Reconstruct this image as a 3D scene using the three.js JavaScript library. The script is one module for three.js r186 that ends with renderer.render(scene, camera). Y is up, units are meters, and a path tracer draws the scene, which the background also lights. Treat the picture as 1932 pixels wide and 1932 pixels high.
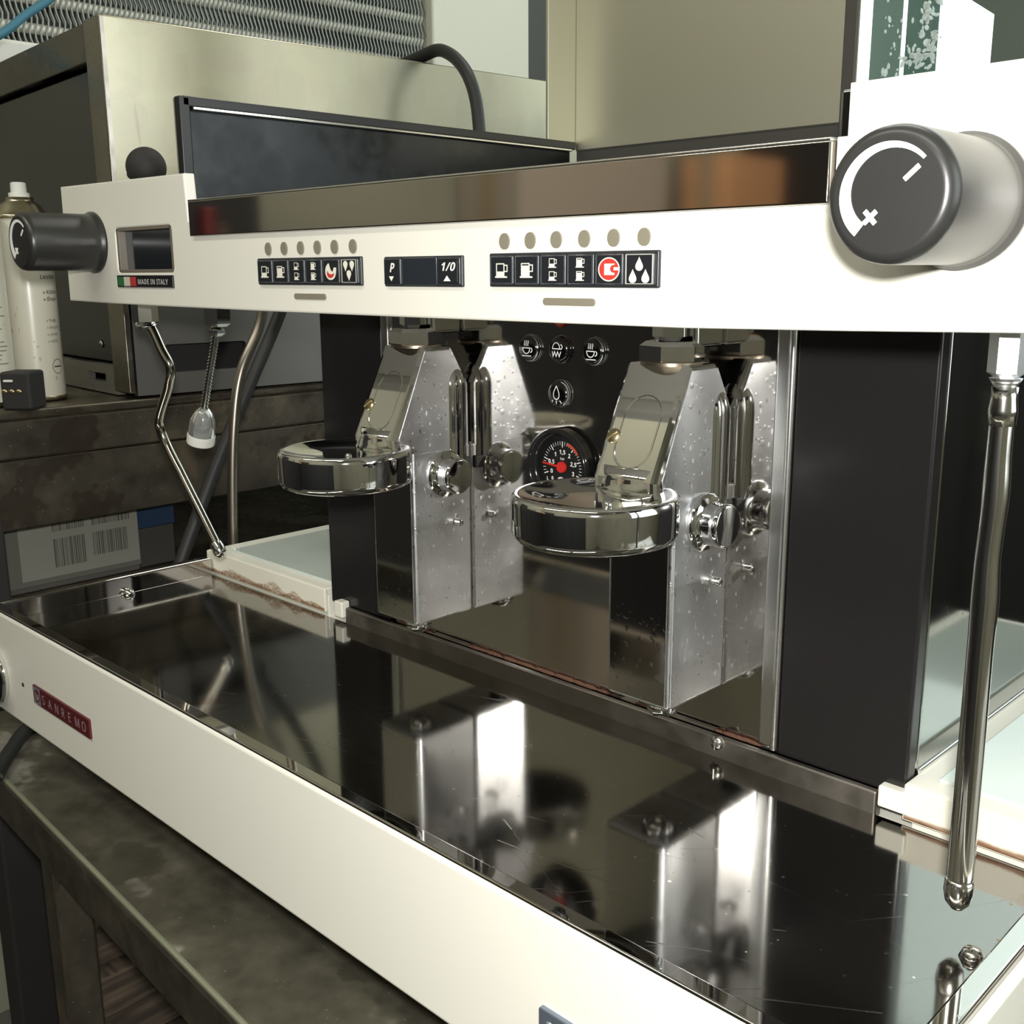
import * as THREE from 'three';
import { RoundedBoxGeometry } from 'three/addons/geometries/RoundedBoxGeometry.js';
import * as BGU from 'three/addons/utils/BufferGeometryUtils.js';
import { RectAreaLightUniformsLib } from 'three/addons/lights/RectAreaLightUniformsLib.js';

// ---------------------------------------------------------------- units
// The machine is laid out in "spans" (1 span = 0.30 m) measured from the eye; W() turns them into metres with the floor at y = 0.
const U = 0.30, EX = 1.73, EY = 1.27 / 0.30, EZ = 1.7;
const W = (x, y, z) => new THREE.Vector3((x + EX) * U, (y + EY) * U, (z + EZ) * U);
const FLOOR = -EY;

// ---------------------------------------------------------------- camera, sky, lights, exposure
const scene = new THREE.Scene();
const camera = new THREE.PerspectiveCamera(2 * Math.atan(966 / 2021.1) * 180 / Math.PI, 1, 0.02, 60);
{
  const yaw = 0.776784, pitch = 0.221913, roll = -0.006259;
  const fwd = new THREE.Vector3(-Math.sin(yaw) * Math.cos(pitch), -Math.sin(pitch), -Math.cos(yaw) * Math.cos(pitch));
  const right = new THREE.Vector3(Math.cos(yaw), 0, -Math.sin(yaw)), up = new THREE.Vector3().crossVectors(right, fwd);
  const r2 = right.clone().multiplyScalar(Math.cos(roll)).addScaledVector(up, Math.sin(roll));
  const u2 = up.clone().multiplyScalar(Math.cos(roll)).addScaledVector(right, -Math.sin(roll));
  camera.position.copy(W(0, 0, 0));
  camera.quaternion.setFromRotationMatrix(new THREE.Matrix4().makeBasis(r2, u2, fwd.clone().negate()));
}
scene.background = new THREE.Color(0.93, 1.0, 0.99);
scene.backgroundIntensity = 2.6;
const renderer = new THREE.WebGLRenderer({ antialias: true });
renderer.toneMapping = THREE.LinearToneMapping;
renderer.toneMappingExposure = 1.13;
renderer.shadowMap.enabled = true;
RectAreaLightUniformsLib.init();
const LAMP_AT = [0.05, 0.15, 0.03], LAMP_POWER = 1.6;          // camera flash beside the eye, out of view
const UNSEEN_CEILING_LAMPS = [[-3.8, 2.8, 9.5], [0.6, 2.8, 9.5], [-2.6, -4.6, 6.5]];   // x, z, radiance of the unseen ceiling panels

// ---------------------------------------------------------------- helpers
let seed = 7;
const rnd = () => { seed = (seed * 1664525 + 1013904223) >>> 0; return seed / 4294967296; };
const rr = (a, b) => a + (b - a) * rnd();
const used = {};
function numbered(n) { const k = used[n] = (used[n] ?? -1) + 1; return k ? `${n}_${String(k).padStart(3, '0')}` : n; }
const BASE = new Map();
function thing(name, label, category, base = [0, 0, 0], opts = {}) {
  const g = new THREE.Group(); g.name = numbered(name); g.position.copy(W(...base)); g.rotation.y = opts.turn ?? 0;
  g.userData = opts.kind ? { kind: opts.kind } : { label, category };
  if (opts.kind && label) g.userData.label = label;
  if (opts.group) g.userData.group = opts.group;
  scene.add(g); BASE.set(g, opts.local ? [0, 0, 0] : base);
  return g;
}
function boxUV(g) {
  const p = g.attributes.position, n = g.attributes.normal, uv = new Float32Array(p.count * 2);
  for (let i = 0; i < p.count; i++) {
    const ax = Math.abs(n.getX(i)), ay = Math.abs(n.getY(i)), az = Math.abs(n.getZ(i));
    const x = p.getX(i), y = p.getY(i), z = p.getZ(i);
    if (ay >= ax && ay >= az) { uv[2 * i] = x; uv[2 * i + 1] = -z; } else if (ax >= az) { uv[2 * i] = -z; uv[2 * i + 1] = y; } else { uv[2 * i] = x; uv[2 * i + 1] = y; }
  }
  g.setAttribute('uv', new THREE.BufferAttribute(uv, 2));
}
function merge(gs) {
  gs = gs.map((g) => { const h = g.index ? g.toNonIndexed() : g; for (const k of Object.keys(h.attributes)) if (!['position', 'normal', 'uv'].includes(k)) h.deleteAttribute(k); return h; });
  return gs.length > 1 ? BGU.mergeGeometries(gs) : gs[0];
}
// a part: geometries in spans (measured from the eye, or from the thing's base when the thing is local), merged into one mesh
function part(parent, name, gs, mat, opts = {}) {
  const g = merge([].concat(gs));
  const b = BASE.get(parent);
  g.translate(-b[0], -b[1], -b[2]).scale(U, U, U);
  if (!opts.keepUV) boxUV(g);
  const m = new THREE.Mesh(g, mat); m.name = name; m.castShadow = m.receiveShadow = true;
  if (opts.label) m.userData.label = opts.label;
  if (opts.kind) m.userData.kind = opts.kind;
  parent.add(m); BASE.set(m, b);
  return m;
}
// a thing that is one mesh
function single(name, gs, mat, label, category, base, opts = {}) {
  const g = merge([].concat(gs)); g.translate(-base[0], -base[1], -base[2]).scale(U, U, U);
  if (!opts.keepUV) boxUV(g);
  const m = new THREE.Mesh(g, mat); m.name = opts.structure ? name : numbered(name); m.position.copy(W(...base)); m.castShadow = m.receiveShadow = true;
  m.userData = opts.kind ? { kind: opts.kind } : { label, category };
  if (opts.group) m.userData.group = opts.group;
  scene.add(m); BASE.set(m, base);
  return m;
}
const box = (x0, x1, y0, y1, z0, z1, r = 0.006, s = 2) => {
  const w = Math.abs(x1 - x0), h = Math.abs(y1 - y0), d = Math.abs(z1 - z0);
  return new RoundedBoxGeometry(w, h, d, s, Math.min(r, w / 2.01, h / 2.01, d / 2.01)).translate((x0 + x1) / 2, (y0 + y1) / 2, (z0 + z1) / 2);
};
const V2 = (a) => a.map((p) => new THREE.Vector2(p[0], p[1]));
const V3 = (a) => a.map((p) => new THREE.Vector3(p[0], p[1], p[2]));
const shape = (pts) => new THREE.Shape(V2(pts));
function extrude(sh, depth, bevel = 0, seg = 2, curve = 16) {
  return new THREE.ExtrudeGeometry(sh, { depth: depth - 2 * bevel, bevelEnabled: bevel > 0, bevelThickness: bevel, bevelSize: bevel, bevelOffset: -bevel, bevelSegments: seg, curveSegments: curve }).translate(0, 0, bevel);
}
function roundRect(x0, x1, y0, y1, r) {
  const s = new THREE.Shape();
  s.moveTo(x0 + r, y0); s.lineTo(x1 - r, y0); s.absarc(x1 - r, y0 + r, r, -Math.PI / 2, 0); s.lineTo(x1, y1 - r); s.absarc(x1 - r, y1 - r, r, 0, Math.PI / 2);
  s.lineTo(x0 + r, y1); s.absarc(x0 + r, y1 - r, r, Math.PI / 2, Math.PI); s.lineTo(x0, y0 + r); s.absarc(x0 + r, y0 + r, r, Math.PI, Math.PI * 1.5);
  return s;
}
const lathe = (pts, seg = 40) => { const g = new THREE.LatheGeometry(V2(pts), seg); return g; };
const alongX = (g) => g.rotateZ(-Math.PI / 2);      // y axis -> +x
const alongZ = (g) => g.rotateX(Math.PI / 2);       // y axis -> +z
function tube(pts, r, seg = 80, rad = 14, tension = 0.5) {
  return new THREE.TubeGeometry(new THREE.CatmullRomCurve3(V3(pts), false, 'catmullrom', tension), seg, r, rad, false);
}
function taperTube(pts, rOf, seg = 90, rad = 18) {
  const c = new THREE.CatmullRomCurve3(V3(pts), false, 'centripetal'), g = new THREE.TubeGeometry(c, seg, 1, rad, false), p = g.attributes.position;
  for (let i = 0; i <= seg; i++) { const o = c.getPointAt(i / seg), r = rOf(i / seg); for (let j = 0; j <= rad; j++) { const k = i * (rad + 1) + j; p.setXYZ(k, o.x + (p.getX(k) - o.x) * r, o.y + (p.getY(k) - o.y) * r, o.z + (p.getZ(k) - o.z) * r); } }
  return g;
}
const hexNut = (r, y0, y1, cham = 0.008) => {           // hexagonal prism with chamfered top and bottom
  const g = new THREE.CylinderGeometry(r, r, y1 - y0 - 2 * cham, 6, 1).translate(0, (y0 + y1) / 2, 0);
  const t = new THREE.CylinderGeometry(r - cham * 1.5, r, cham, 6, 1).translate(0, y1 - cham / 2, 0), b = new THREE.CylinderGeometry(r, r - cham * 1.5, cham, 6, 1).translate(0, y0 + cham / 2, 0);
  const m = merge([g, t, b]); m.computeVertexNormals(); return m;
};
// a slab whose +z face carries the cell (u0,v0)-(u1,v1) of a print; the other faces take one texel of plain ground
function printed(x0, x1, y0, y1, z0, z1, r, cell, ground) {
  let g = box(x0, x1, y0, y1, z0, z1, r); if (g.index) g = g.toNonIndexed();
  const p = g.attributes.position, n = g.attributes.normal, uv = g.attributes.uv;
  for (let i = 0; i < p.count; i++) {
    if (n.getZ(i) > 0.95) uv.setXY(i, cell[0] + (cell[2] - cell[0]) * (p.getX(i) - x0) / (x1 - x0), cell[1] + (cell[3] - cell[1]) * (p.getY(i) - y0) / (y1 - y0));
    else uv.setXY(i, ground[0], ground[1]);
  }
  return g;
}

// ---------------------------------------------------------------- textures
function noiseGrid(n, cells) { const g = new Float32Array(cells * cells); for (let i = 0; i < g.length; i++) g[i] = rnd(); return (u, v) => { const x = u * cells, y = v * cells, i = Math.floor(x), j = Math.floor(y), a = x - i, b = y - j, s = a * a * (3 - 2 * a), t = b * b * (3 - 2 * b), q = (k, l) => g[(((l % cells) + cells) % cells) * cells + (((k % cells) + cells) % cells)]; return (q(i, j) * (1 - s) + q(i + 1, j) * s) * (1 - t) + (q(i, j + 1) * (1 - s) + q(i + 1, j + 1) * s) * t; }; }
function fbm(list) { const fs = list.map((c) => noiseGrid(0, c)); return (u, v) => { let s = 0, a = 1, t = 0; for (const f of fs) { s += a * f(u, v); t += a; a *= 0.6; } return s / t; }; }
function dataTex(n, fn, srgb = false, repeat = 1) {
  const d = new Uint8Array(n * n * 4);
  for (let j = 0; j < n; j++) for (let i = 0; i < n; i++) { const c = fn(i / n, j / n, i, j), k = 4 * (j * n + i); const q = Array.isArray(c) ? c : [c, c, c]; d[k] = Math.max(0, Math.min(255, q[0] * 255)); d[k + 1] = Math.max(0, Math.min(255, q[1] * 255)); d[k + 2] = Math.max(0, Math.min(255, q[2] * 255)); d[k + 3] = 255; }
  const t = new THREE.DataTexture(d, n, n); t.wrapS = t.wrapT = THREE.RepeatWrapping; t.magFilter = THREE.LinearFilter; t.minFilter = THREE.LinearMipmapLinearFilter; t.generateMipmaps = true;
  if (srgb) t.colorSpace = THREE.SRGBColorSpace; t.repeat.set(repeat, repeat); t.needsUpdate = true; return t;
}
function canvasTex(w, h, draw, srgb = true, repeat = null) {
  const c = document.createElement('canvas'); c.width = w; c.height = h; const x = c.getContext('2d'); draw(x, w, h);
  const t = new THREE.CanvasTexture(c); if (srgb) t.colorSpace = THREE.SRGBColorSpace; t.wrapS = t.wrapT = THREE.RepeatWrapping; if (repeat) t.repeat.set(repeat, repeat); return t;
}
const cloud = fbm([6, 13, 29, 61]), fine = fbm([40, 90, 200]);
const tCloudRough = dataTex(512, (u, v) => 0.55 + 0.9 * (cloud(u, v) - 0.5) + 0.25 * (fine(u, v) - 0.5), false, 2.2);
const streak = fbm([3, 180]), streak1 = noiseGrid(0, 256), streak2 = noiseGrid(0, 97);
const tBrushRoughV = dataTex(512, (u, v) => 0.55 + 0.10 * (streak1(u, v * 0.02) - 0.5) + 0.2 * (cloud(u, v) - 0.5), false, 3);
const tBrushBumpV = dataTex(512, (u, v) => 0.5 + 0.6 * (streak1(u, v * 0.03) - 0.5) + 0.3 * (streak2(u * 2, v * 0.05) - 0.5), false, 4);
// water spots and limescale on the polished columns: small round drops with a rim
const tDrops = canvasTex(1024, 1024, (x, w, h) => {
  x.fillStyle = '#808080'; x.fillRect(0, 0, w, h);
  for (let i = 0; i < 520; i++) { const r = rr(1.5, 7) * (rnd() < 0.12 ? 2 : 1), a = rr(0, w), b = rr(0, h), g = x.createRadialGradient(a, b, 0, a, b, r); g.addColorStop(0, '#d8d8d8'); g.addColorStop(0.7, '#b8b8b8'); g.addColorStop(1, 'rgba(128,128,128,0)'); x.fillStyle = g; x.beginPath(); x.ellipse(a, b, r, r * rr(1, 1.8), 0, 0, 7); x.fill(); }
}, false, 5);
const tSpotRough = canvasTex(1024, 1024, (x, w, h) => {
  x.fillStyle = '#555'; x.fillRect(0, 0, w, h);
  const soft = (a, b, r, c, al) => { const g = x.createRadialGradient(a, b, 0, a, b, r); g.addColorStop(0, `rgba(${c},${al})`); g.addColorStop(1, `rgba(${c},0)`); x.fillStyle = g; x.beginPath(); x.arc(a, b, r, 0, 7); x.fill(); };
  for (let i = 0; i < 260; i++) soft(rr(0, w), rr(0, h), rr(20, 90), rnd() < 0.5 ? '150,150,150' : '40,40,40', rr(0.1, 0.35));
  for (let i = 0; i < 1600; i++) { x.fillStyle = `rgba(${rnd() < 0.6 ? '210,210,210' : '30,30,30'},${rr(0.15, 0.6)})`; const r = rr(0.8, 3.4); x.beginPath(); x.ellipse(rr(0, w), rr(0, h), r, r * rr(1, 2.2), 0, 0, 7); x.fill(); }
}, false, 4);
// scratches and dried drops of the drip tray
const tTrayRough = canvasTex(2048, 2048, (x, w, h) => {
  x.fillStyle = '#3c3c3c'; x.fillRect(0, 0, w, h);
  for (let i = 0; i < 40; i++) { const a = rr(0, w), b = rr(0, h), r = rr(40, 190); x.fillStyle = `rgba(${rnd() < 0.6 ? '85,85,85' : '35,35,35'},${rr(0.1, 0.3)})`; x.beginPath(); x.ellipse(a, b, r, r * rr(0.3, 1), rr(0, 3), 0, 7); x.fill(); }
  for (let i = 0; i < 420; i++) { const a = rr(0, w), b = rr(0, h), l = rr(10, 120) * (rnd() < 0.1 ? 3 : 1), t = rr(-1.1, 0.5); x.strokeStyle = `rgba(235,235,235,${rr(0.2, 0.8)})`; x.lineWidth = rr(0.7, 2.2); x.beginPath(); x.moveTo(a, b); x.lineTo(a + l * Math.cos(t), b + l * Math.sin(t)); x.stroke(); }
  for (let i = 0; i < 900; i++) { x.fillStyle = `rgba(240,240,240,${rr(0.3, 0.9)})`; x.beginPath(); x.arc(rr(0, w), rr(0, h), rr(0.8, 2.6), 0, 7); x.fill(); }
}, false, 1.6);
const tTrayColor = canvasTex(2048, 2048, (x, w, h) => {
  x.fillStyle = '#9a9894'; x.fillRect(0, 0, w, h);
  for (let i = 0; i < 14; i++) { const a = rr(0, w), b = rr(0, h); x.fillStyle = `rgba(120,100,80,${rr(0.08, 0.22)})`; for (let k = 0; k < 7; k++) { x.beginPath(); x.ellipse(a + rr(-60, 60), b + rr(-30, 30), rr(15, 70), rr(8, 28), rr(0, 3), 0, 7); x.fill(); } }
  for (let i = 0; i < 260; i++) { x.fillStyle = rnd() < 0.75 ? 'rgba(235,232,225,0.9)' : 'rgba(150,110,60,0.8)'; x.beginPath(); x.arc(rr(0, w), rr(0, h), rr(0.8, 3.4), 0, 7); x.fill(); }
}, true, 1.6);
// grime on the tables: pale dried splashes, dark stains with ragged outlines, specks and scratches
const blotA = fbm([9, 21, 47, 110]), blotB = fbm([7, 18, 40, 95]), step = (a, b, v) => { const t = Math.max(0, Math.min(1, (v - a) / (b - a))); return t * t * (3 - 2 * t); };
function grime(base, pale, dark, amount) {
  const specks = new Map(); for (let i = 0; i < 900; i++) specks.set(Math.floor(rnd() * 1024 * 1024), rr(0.4, 1));
  return dataTex(1024, (u, v, i, j) => {
    const n = blotA(u, v), m = blotB(u, v), f = fine(u, v), g = 0.86 + 0.55 * (n - 0.5) + 0.3 * (f - 0.5);
    const p = step(0.62, 0.70, n + 0.12 * (f - 0.5)) * amount * (0.4 + f), d = step(0.60, 0.64, m + 0.1 * (f - 0.5)) * 0.5, s = specks.get(j * 1024 + i) ?? 0;
    return [0, 1, 2].map((k) => { let c = base[k] * g; c += (dark[k] - c) * d; c += (pale[k] - c) * Math.min(1, p); return c + (0.85 - c) * s; });
  }, true, 1.4);
}
const tTable = grime([0.50, 0.485, 0.42], [0.74, 0.73, 0.69], [0.31, 0.30, 0.26], 0.6), tTableDark = grime([0.37, 0.345, 0.30], [0.46, 0.40, 0.33], [0.20, 0.17, 0.14], 0.5);
const tSteelStain = canvasTex(1024, 1024, (x, w, h) => {
  x.fillStyle = '#c9c5b4'; x.fillRect(0, 0, w, h);
  for (let i = 0; i < 900; i++) { x.fillStyle = `rgba(${rnd() < 0.5 ? '150,146,130' : '215,212,200'},${rr(0.02, 0.07)})`; x.beginPath(); x.ellipse(rr(0, w), rr(0, h), rr(6, 60), rr(6, 90), 0, 0, 7); x.fill(); }
  for (let i = 0; i < 34; i++) { x.fillStyle = `rgba(110,106,92,${rr(0.1, 0.3)})`; x.beginPath(); x.ellipse(rr(0, w), rr(0, h), rr(2, 7), rr(5, 26), rr(-0.2, 0.2), 0, 7); x.fill(); }
}, true, 1.2);
const tWood = dataTex(256, (u, v) => { const g = 0.75 + 0.5 * (streak2(u * 0.1, v) - 0.5) + 0.3 * (cloud(u, v) - 0.5); return [0.42 * g, 0.36 * g, 0.30 * g]; }, true, 3);
const tCard = dataTex(256, (u, v) => { const g = 0.95 + 0.16 * (cloud(u, v) - 0.5) + 0.08 * (fine(u, v) - 0.5); return [0.92 * g, 0.68 * g, 0.49 * g]; }, true, 2);
const tWall = dataTex(256, (u, v) => { const g = 1 + 0.12 * (cloud(u, v) - 0.5); return [0.60 * g, 0.59 * g, 0.52 * g]; }, true, 0.8);
const tConcrete = dataTex(512, (u, v) => { const g = 0.9 + 0.5 * (cloud(u, v) - 0.5) + 0.25 * (fine(u, v) - 0.5); return [0.40 * g, 0.39 * g, 0.36 * g]; }, true, 0.7);

// ---------------------------------------------------------------- materials
const std = (c, rough, metal = 0, o = {}) => new THREE.MeshStandardMaterial({ color: new THREE.Color().setRGB(...c), roughness: rough, metalness: metal, ...o });
const phy = (c, rough, metal = 0, o = {}) => new THREE.MeshPhysicalMaterial({ color: new THREE.Color().setRGB(...c), roughness: rough, metalness: metal, ...o });
const M = {
  white: phy([0.80, 0.785, 0.70], 0.42, 0, { clearcoat: 0.25, clearcoatRoughness: 0.25 }),
  whiteRaw: std([0.78, 0.77, 0.69], 0.5),
  chrome: std([0.80, 0.80, 0.80], 0.055, 1),
  chromeDull: std([0.70, 0.69, 0.66], 0.16, 1),
  column: std([0.74, 0.75, 0.77], 0.92, 1, { roughnessMap: tSpotRough, bumpMap: tDrops, bumpScale: 0.0003 }),
  mirror: std([0.62, 0.60, 0.57], 0.2, 1, { roughnessMap: tSpotRough }),
  columnFront: std([0.60, 0.59, 0.57], 0.25, 1, { roughnessMap: tSpotRough, bumpMap: tDrops, bumpScale: 0.0001 }),
  trim: std([0.82, 0.82, 0.80], 0.24, 1),
  tray: std([1, 1, 1], 0.36, 1, { map: tTrayColor, roughnessMap: tTrayRough }),
  trayRim: std([0.62, 0.60, 0.57], 0.14, 1, { roughnessMap: tTrayRough }),
  rail: std([0.24, 0.22, 0.195], 0.75, 1, { roughnessMap: tCloudRough }),
  steel: std([0.78, 0.76, 0.69], 0.30, 1, { map: tSteelStain }),
  steelSide: std([0.42, 0.43, 0.41], 0.2, 1, { roughnessMap: tSpotRough }),
  hood: std([0.57, 0.56, 0.46], 0.5, 1),
  guard: std([0.05, 0.052, 0.054], 0.55, 1, { roughnessMap: tCloudRough }),
  strip: std([0.60, 0.57, 0.53], 0.06, 1),
  black: std([0.012, 0.012, 0.013], 0.3),
  blackGloss: phy([0.006, 0.006, 0.007], 0.12, 0, { clearcoat: 0.6, clearcoatRoughness: 0.05 }),
  blackPanel: std([0.014, 0.013, 0.013], 0.22),
  blackMatt: std([0.018, 0.017, 0.016], 0.7),
  knob: phy([0.02, 0.02, 0.019], 0.36, 0, { clearcoat: 0.3, clearcoatRoughness: 0.3 }),
  print: std([0.88, 0.88, 0.86], 0.5),
  lens: std([0.22, 0.20, 0.15], 0.3),
  glass: phy([0.64, 0.71, 0.665], 0.12, 0, { clearcoat: 1, clearcoatRoughness: 0.04 }),
  red: std([0.55, 0.02, 0.015], 0.4),
  redLens: std([0.5, 0.05, 0.02], 0.25, 0),
  table: std([1, 1, 1], 0.62, 0.55, { map: tTable, roughnessMap: tCloudRough }),
  tableDark: std([1, 1, 1], 0.6, 0.5, { map: tTableDark, roughnessMap: tCloudRough }),
  rubber: std([0.02, 0.02, 0.02], 0.55),
  hoseSteel: std([0.30, 0.27, 0.23], 0.35, 1),
  brass: std([0.5, 0.42, 0.26], 0.35, 1),
  wood: std([1, 1, 1], 0.85, 0, { map: tWood }),
  card: std([1, 1, 1], 0.85, 0, { map: tCard }),
  wall: std([1, 1, 1], 0.9, 0, { map: tWall }),
  floor: std([1, 1, 1], 0.8, 0, { map: tConcrete }),
  rust: std([0.10, 0.045, 0.025], 0.9),
  spoutBulb: phy([0.75, 0.77, 0.75], 0.06, 0.0, { transmission: 0.85, thickness: 0.004, ior: 1.45 }),
  capWhite: std([0.72, 0.72, 0.66], 0.4),
  gold: std([0.55, 0.50, 0.36], 0.25, 1),
  darkGrey: std([0.05, 0.05, 0.05], 0.5),
};

// ================================================================ the room (structure)
const RX0 = -6, RX1 = 6, RZ0 = -8, RZ1 = 6, RY1 = 5.6, T = 0.5;
const structure = (name, gs, mat, base) => single(name, gs, mat, null, null, base, { kind: 'structure', structure: true });
structure('floor', box(RX0 - T, RX1 + T, FLOOR - T, FLOOR, RZ0 - T, RZ1 + T, 0.001), M.floor, [0, FLOOR, 0]);
structure('ceiling', box(RX0 - T, RX1 + T, RY1, RY1 + T, RZ0 - T, RZ1 + T, 0.001), M.wall, [0, RY1, 0]);
structure('wall_left', box(RX0 - T, RX0, FLOOR, RY1, RZ0 - T, RZ1 + T, 0.001), M.wall, [RX0, FLOOR, 0]);
const DZ0 = -7.6, DZ1 = -1.3, DY0 = -1.2, DY1 = 4.8;      // wide opening in the right wall, out of view, lights chrome and cabinet side
structure('wall_right', [box(RX1, RX1 + T, FLOOR, RY1, RZ0 - T, DZ0, 0.001), box(RX1, RX1 + T, FLOOR, RY1, DZ1, RZ1 + T, 0.001), box(RX1, RX1 + T, FLOOR, DY0, DZ0, DZ1, 0.001), box(RX1, RX1 + T, DY1, RY1, DZ0, DZ1, 0.001)], M.wall, [RX1, FLOOR, 0]);
const WX0 = -4.7, WX1 = 2.4, WY0 = 0.4, WY1 = 4.9;       // window in the back wall; its right part, out of view, brightens the tray
structure('wall_back', [box(RX0, WX0, FLOOR, RY1, RZ0 - T, RZ0, 0.001), box(WX1, RX1, FLOOR, RY1, RZ0 - T, RZ0, 0.001), box(WX0, WX1, FLOOR, WY0, RZ0 - T, RZ0, 0.001), box(WX0, WX1, WY1, RY1, RZ0 - T, RZ0, 0.001)], M.wall, [0, FLOOR, RZ0]);
structure('wall_front', box(RX0, RX1, FLOOR, RY1, RZ1, RZ1 + T, 0.001), M.wall, [0, FLOOR, RZ1]);
{
  const w = thing('window_1', 'bright window behind the machine at right', null, [(WX0 + WX1) / 2, WY0, RZ0 - 0.2], { kind: 'structure' });
  const fr = std([0.55, 0.56, 0.54], 0.5);
  part(w, 'window_frame', [box(WX0, WX0 + 0.09, WY0, WY1, -8.3, -8.15), box(WX1 - 0.09, WX1, WY0, WY1, -8.3, -8.15), box(WX0, WX1, WY0, WY0 + 0.1, -8.3, -8.15), box(WX0, WX1, WY1 - 0.09, WY1, -8.3, -8.15), box(-0.9, -0.8, WY0, WY1, -8.3, -8.15)], fr);
  const pane = phy([0.95, 0.99, 0.98], 0.02, 0, { transmission: 1, thickness: 0 });
  part(w, 'pane', box(WX0 + 0.08, WX1 - 0.08, WY0 + 0.09, WY1 - 0.08, -8.235, -8.215, 0.002), pane);
  // white paint splashes on the glass
  const sp = [];
  for (let i = 0; i < 60; i++) { const t = rnd(), x = rr(-4.10, -3.64), y = 1.42 + 0.6 * rnd() * rnd() * 1.6, r = rr(0.003, 0.011) * (t < 0.1 ? 1.8 : 1); sp.push(new THREE.SphereGeometry(1, 8, 6).scale(r, r * rr(0.8, 2.6), 0.003).rotateZ(rr(-0.4, 0.4)).translate(x, y, -8.212)); }
  for (let i = 0; i < 60; i++) { const x = -3.72 + rr(-0.09, 0.04), y = rr(1.45, 2.0); sp.push(new THREE.SphereGeometry(1, 8, 6).scale(rr(0.006, 0.03), rr(0.008, 0.03), 0.003).rotateZ(rr(-1, 1)).translate(x, y, -8.212)); }
  for (let i = 0; i < 26; i++) sp.push(new THREE.SphereGeometry(1, 8, 6).scale(rr(0.01, 0.03), rr(0.006, 0.016), 0.003).rotateZ(rr(-0.6, 0.6)).translate(rr(-3.95, -3.68), rr(1.50, 1.56), -8.212));
  part(w, 'paint_splashes', sp, phy([0.9, 0.94, 0.92], 0.9, 0, { transmission: 0.55, thickness: 0 }), { kind: 'stuff' });
}
// outside the window: two dark green door leaves and a grey lean-to
{
  const green = std([0.10, 0.17, 0.155], 0.5);
  const t = thing('outside_door', 'dark green double door leaf pair seen through the bright window', 'door', [-4.2, FLOOR, -9.0]);
  part(t, 'door_leaf', box(-4.585, -4.322, FLOOR, 4.6, -9.01, -8.99), green);
  part(t, 'door_leaf', box(-4.282, -4.015, FLOOR, 4.6, -9.01, -8.99), green);
  const s = extrude(shape([[-1.6, FLOOR], [-3.62, FLOOR], [-3.62, 1.93], [-4.0, 2.2], [-4.0, 2.4], [-1.6, 2.3]]), 0.3).translate(0, 0, -9.4);
  structure('wall_outside', s, std([0.13, 0.135, 0.12], 0.8), [-2.6, FLOOR, -9.25]);
}
// unseen ceiling lamps, placed to light the front faces, condenser and boards
UNSEEN_CEILING_LAMPS.forEach(([x, z, L], i) => {
  const t = thing('unseen_ceiling_lamp', ['unseen ceiling lamp panel behind the viewpoint at left, lights the front faces', 'unseen ceiling lamp panel behind the viewpoint at right, lights the front faces', 'unseen ceiling lamp panel high behind the coffee machine, lights the condenser and board'][i], 'lamp', [x, RY1, z], { group: 'unseen ceiling lamp panels' });
  part(t, 'housing', box(x - 2.0, x + 2.0, RY1 - 0.2, RY1, z - 0.55, z + 0.55, 0.02), M.capWhite);
  part(t, 'diffuser', box(x - 1.95, x + 1.95, RY1 - 0.22, RY1 - 0.19, z - 0.5, z + 0.5, 0.01), std([0.9, 0.9, 0.88], 0.6, 0, { emissive: new THREE.Color(1, 0.98, 0.9), emissiveIntensity: 1.0 }));
  const l = new THREE.RectAreaLight(new THREE.Color(1, 0.965, 0.86), L, 3.9 * U, 1.0 * U);
  l.position.copy(W(x, RY1 - 0.24, z)); l.lookAt(W(x, FLOOR, z)); scene.add(l);
});
// camera flash beside the eye: out of view, lens disc and point light
{
  const t = thing('camera_flash', 'small round camera flash out of view beside the viewpoint', 'lamp', LAMP_AT);
  part(t, 'lamp_lens', alongZ(lathe([[0, -0.012], [0.03, -0.01], [0.034, 0], [0.03, 0.012], [0, 0.014]], 24)).translate(...LAMP_AT), std([0.9, 0.9, 0.9], 0.4, 0, { emissive: new THREE.Color(1, 1, 1), emissiveIntensity: 2 }));
  const l = new THREE.PointLight(new THREE.Color(1, 0.985, 0.95), LAMP_POWER, 0, 2); l.position.copy(W(...LAMP_AT)); l.castShadow = true; l.shadow.radius = 0.8; scene.add(l);
}

// ================================================================ tables
{
  // work table: its front edge runs a little askew to the machine
  const a = -3.2548 * Math.PI / 180, o = [-1.62, -1.4, -0.904];
  const t = thing('work_table', 'dirty dark steel work table under the coffee machine', 'table', [o[0], FLOOR, o[2]], { turn: a, local: true });
  const H = -1.4 - FLOOR;
  part(t, 'table_top', box(-1.9, 3.3, H - 0.03, H, -2.3, 0, 0.012), M.table);
  part(t, 'pale_edge', box(-1.9, 3.3, H - 0.012, H + 0.0008, -0.012, 0.0012, 0.005), std([0.30, 0.31, 0.22], 0.6, 0.4, { roughnessMap: tCloudRough }));  // thin paler strip along the front edge of the top
  part(t, 'front_apron', box(-1.89, 3.29, H - 0.155, H - 0.03, -0.03, -0.004, 0.006), M.tableDark);
  for (const [x, z] of [[-1.2, -0.12], [3.1, -0.12], [-1.2, -2.1], [3.1, -2.1]]) part(t, 'leg', box(x, x + 0.1, 0, H - 0.03, z, z + 0.1, 0.012), M.tableDark);
  part(t, 'lower_shelf', box(-1.15, 3.15, 0.5, 0.55, -2.1, -0.25, 0.01), M.tableDark);
}
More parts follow.
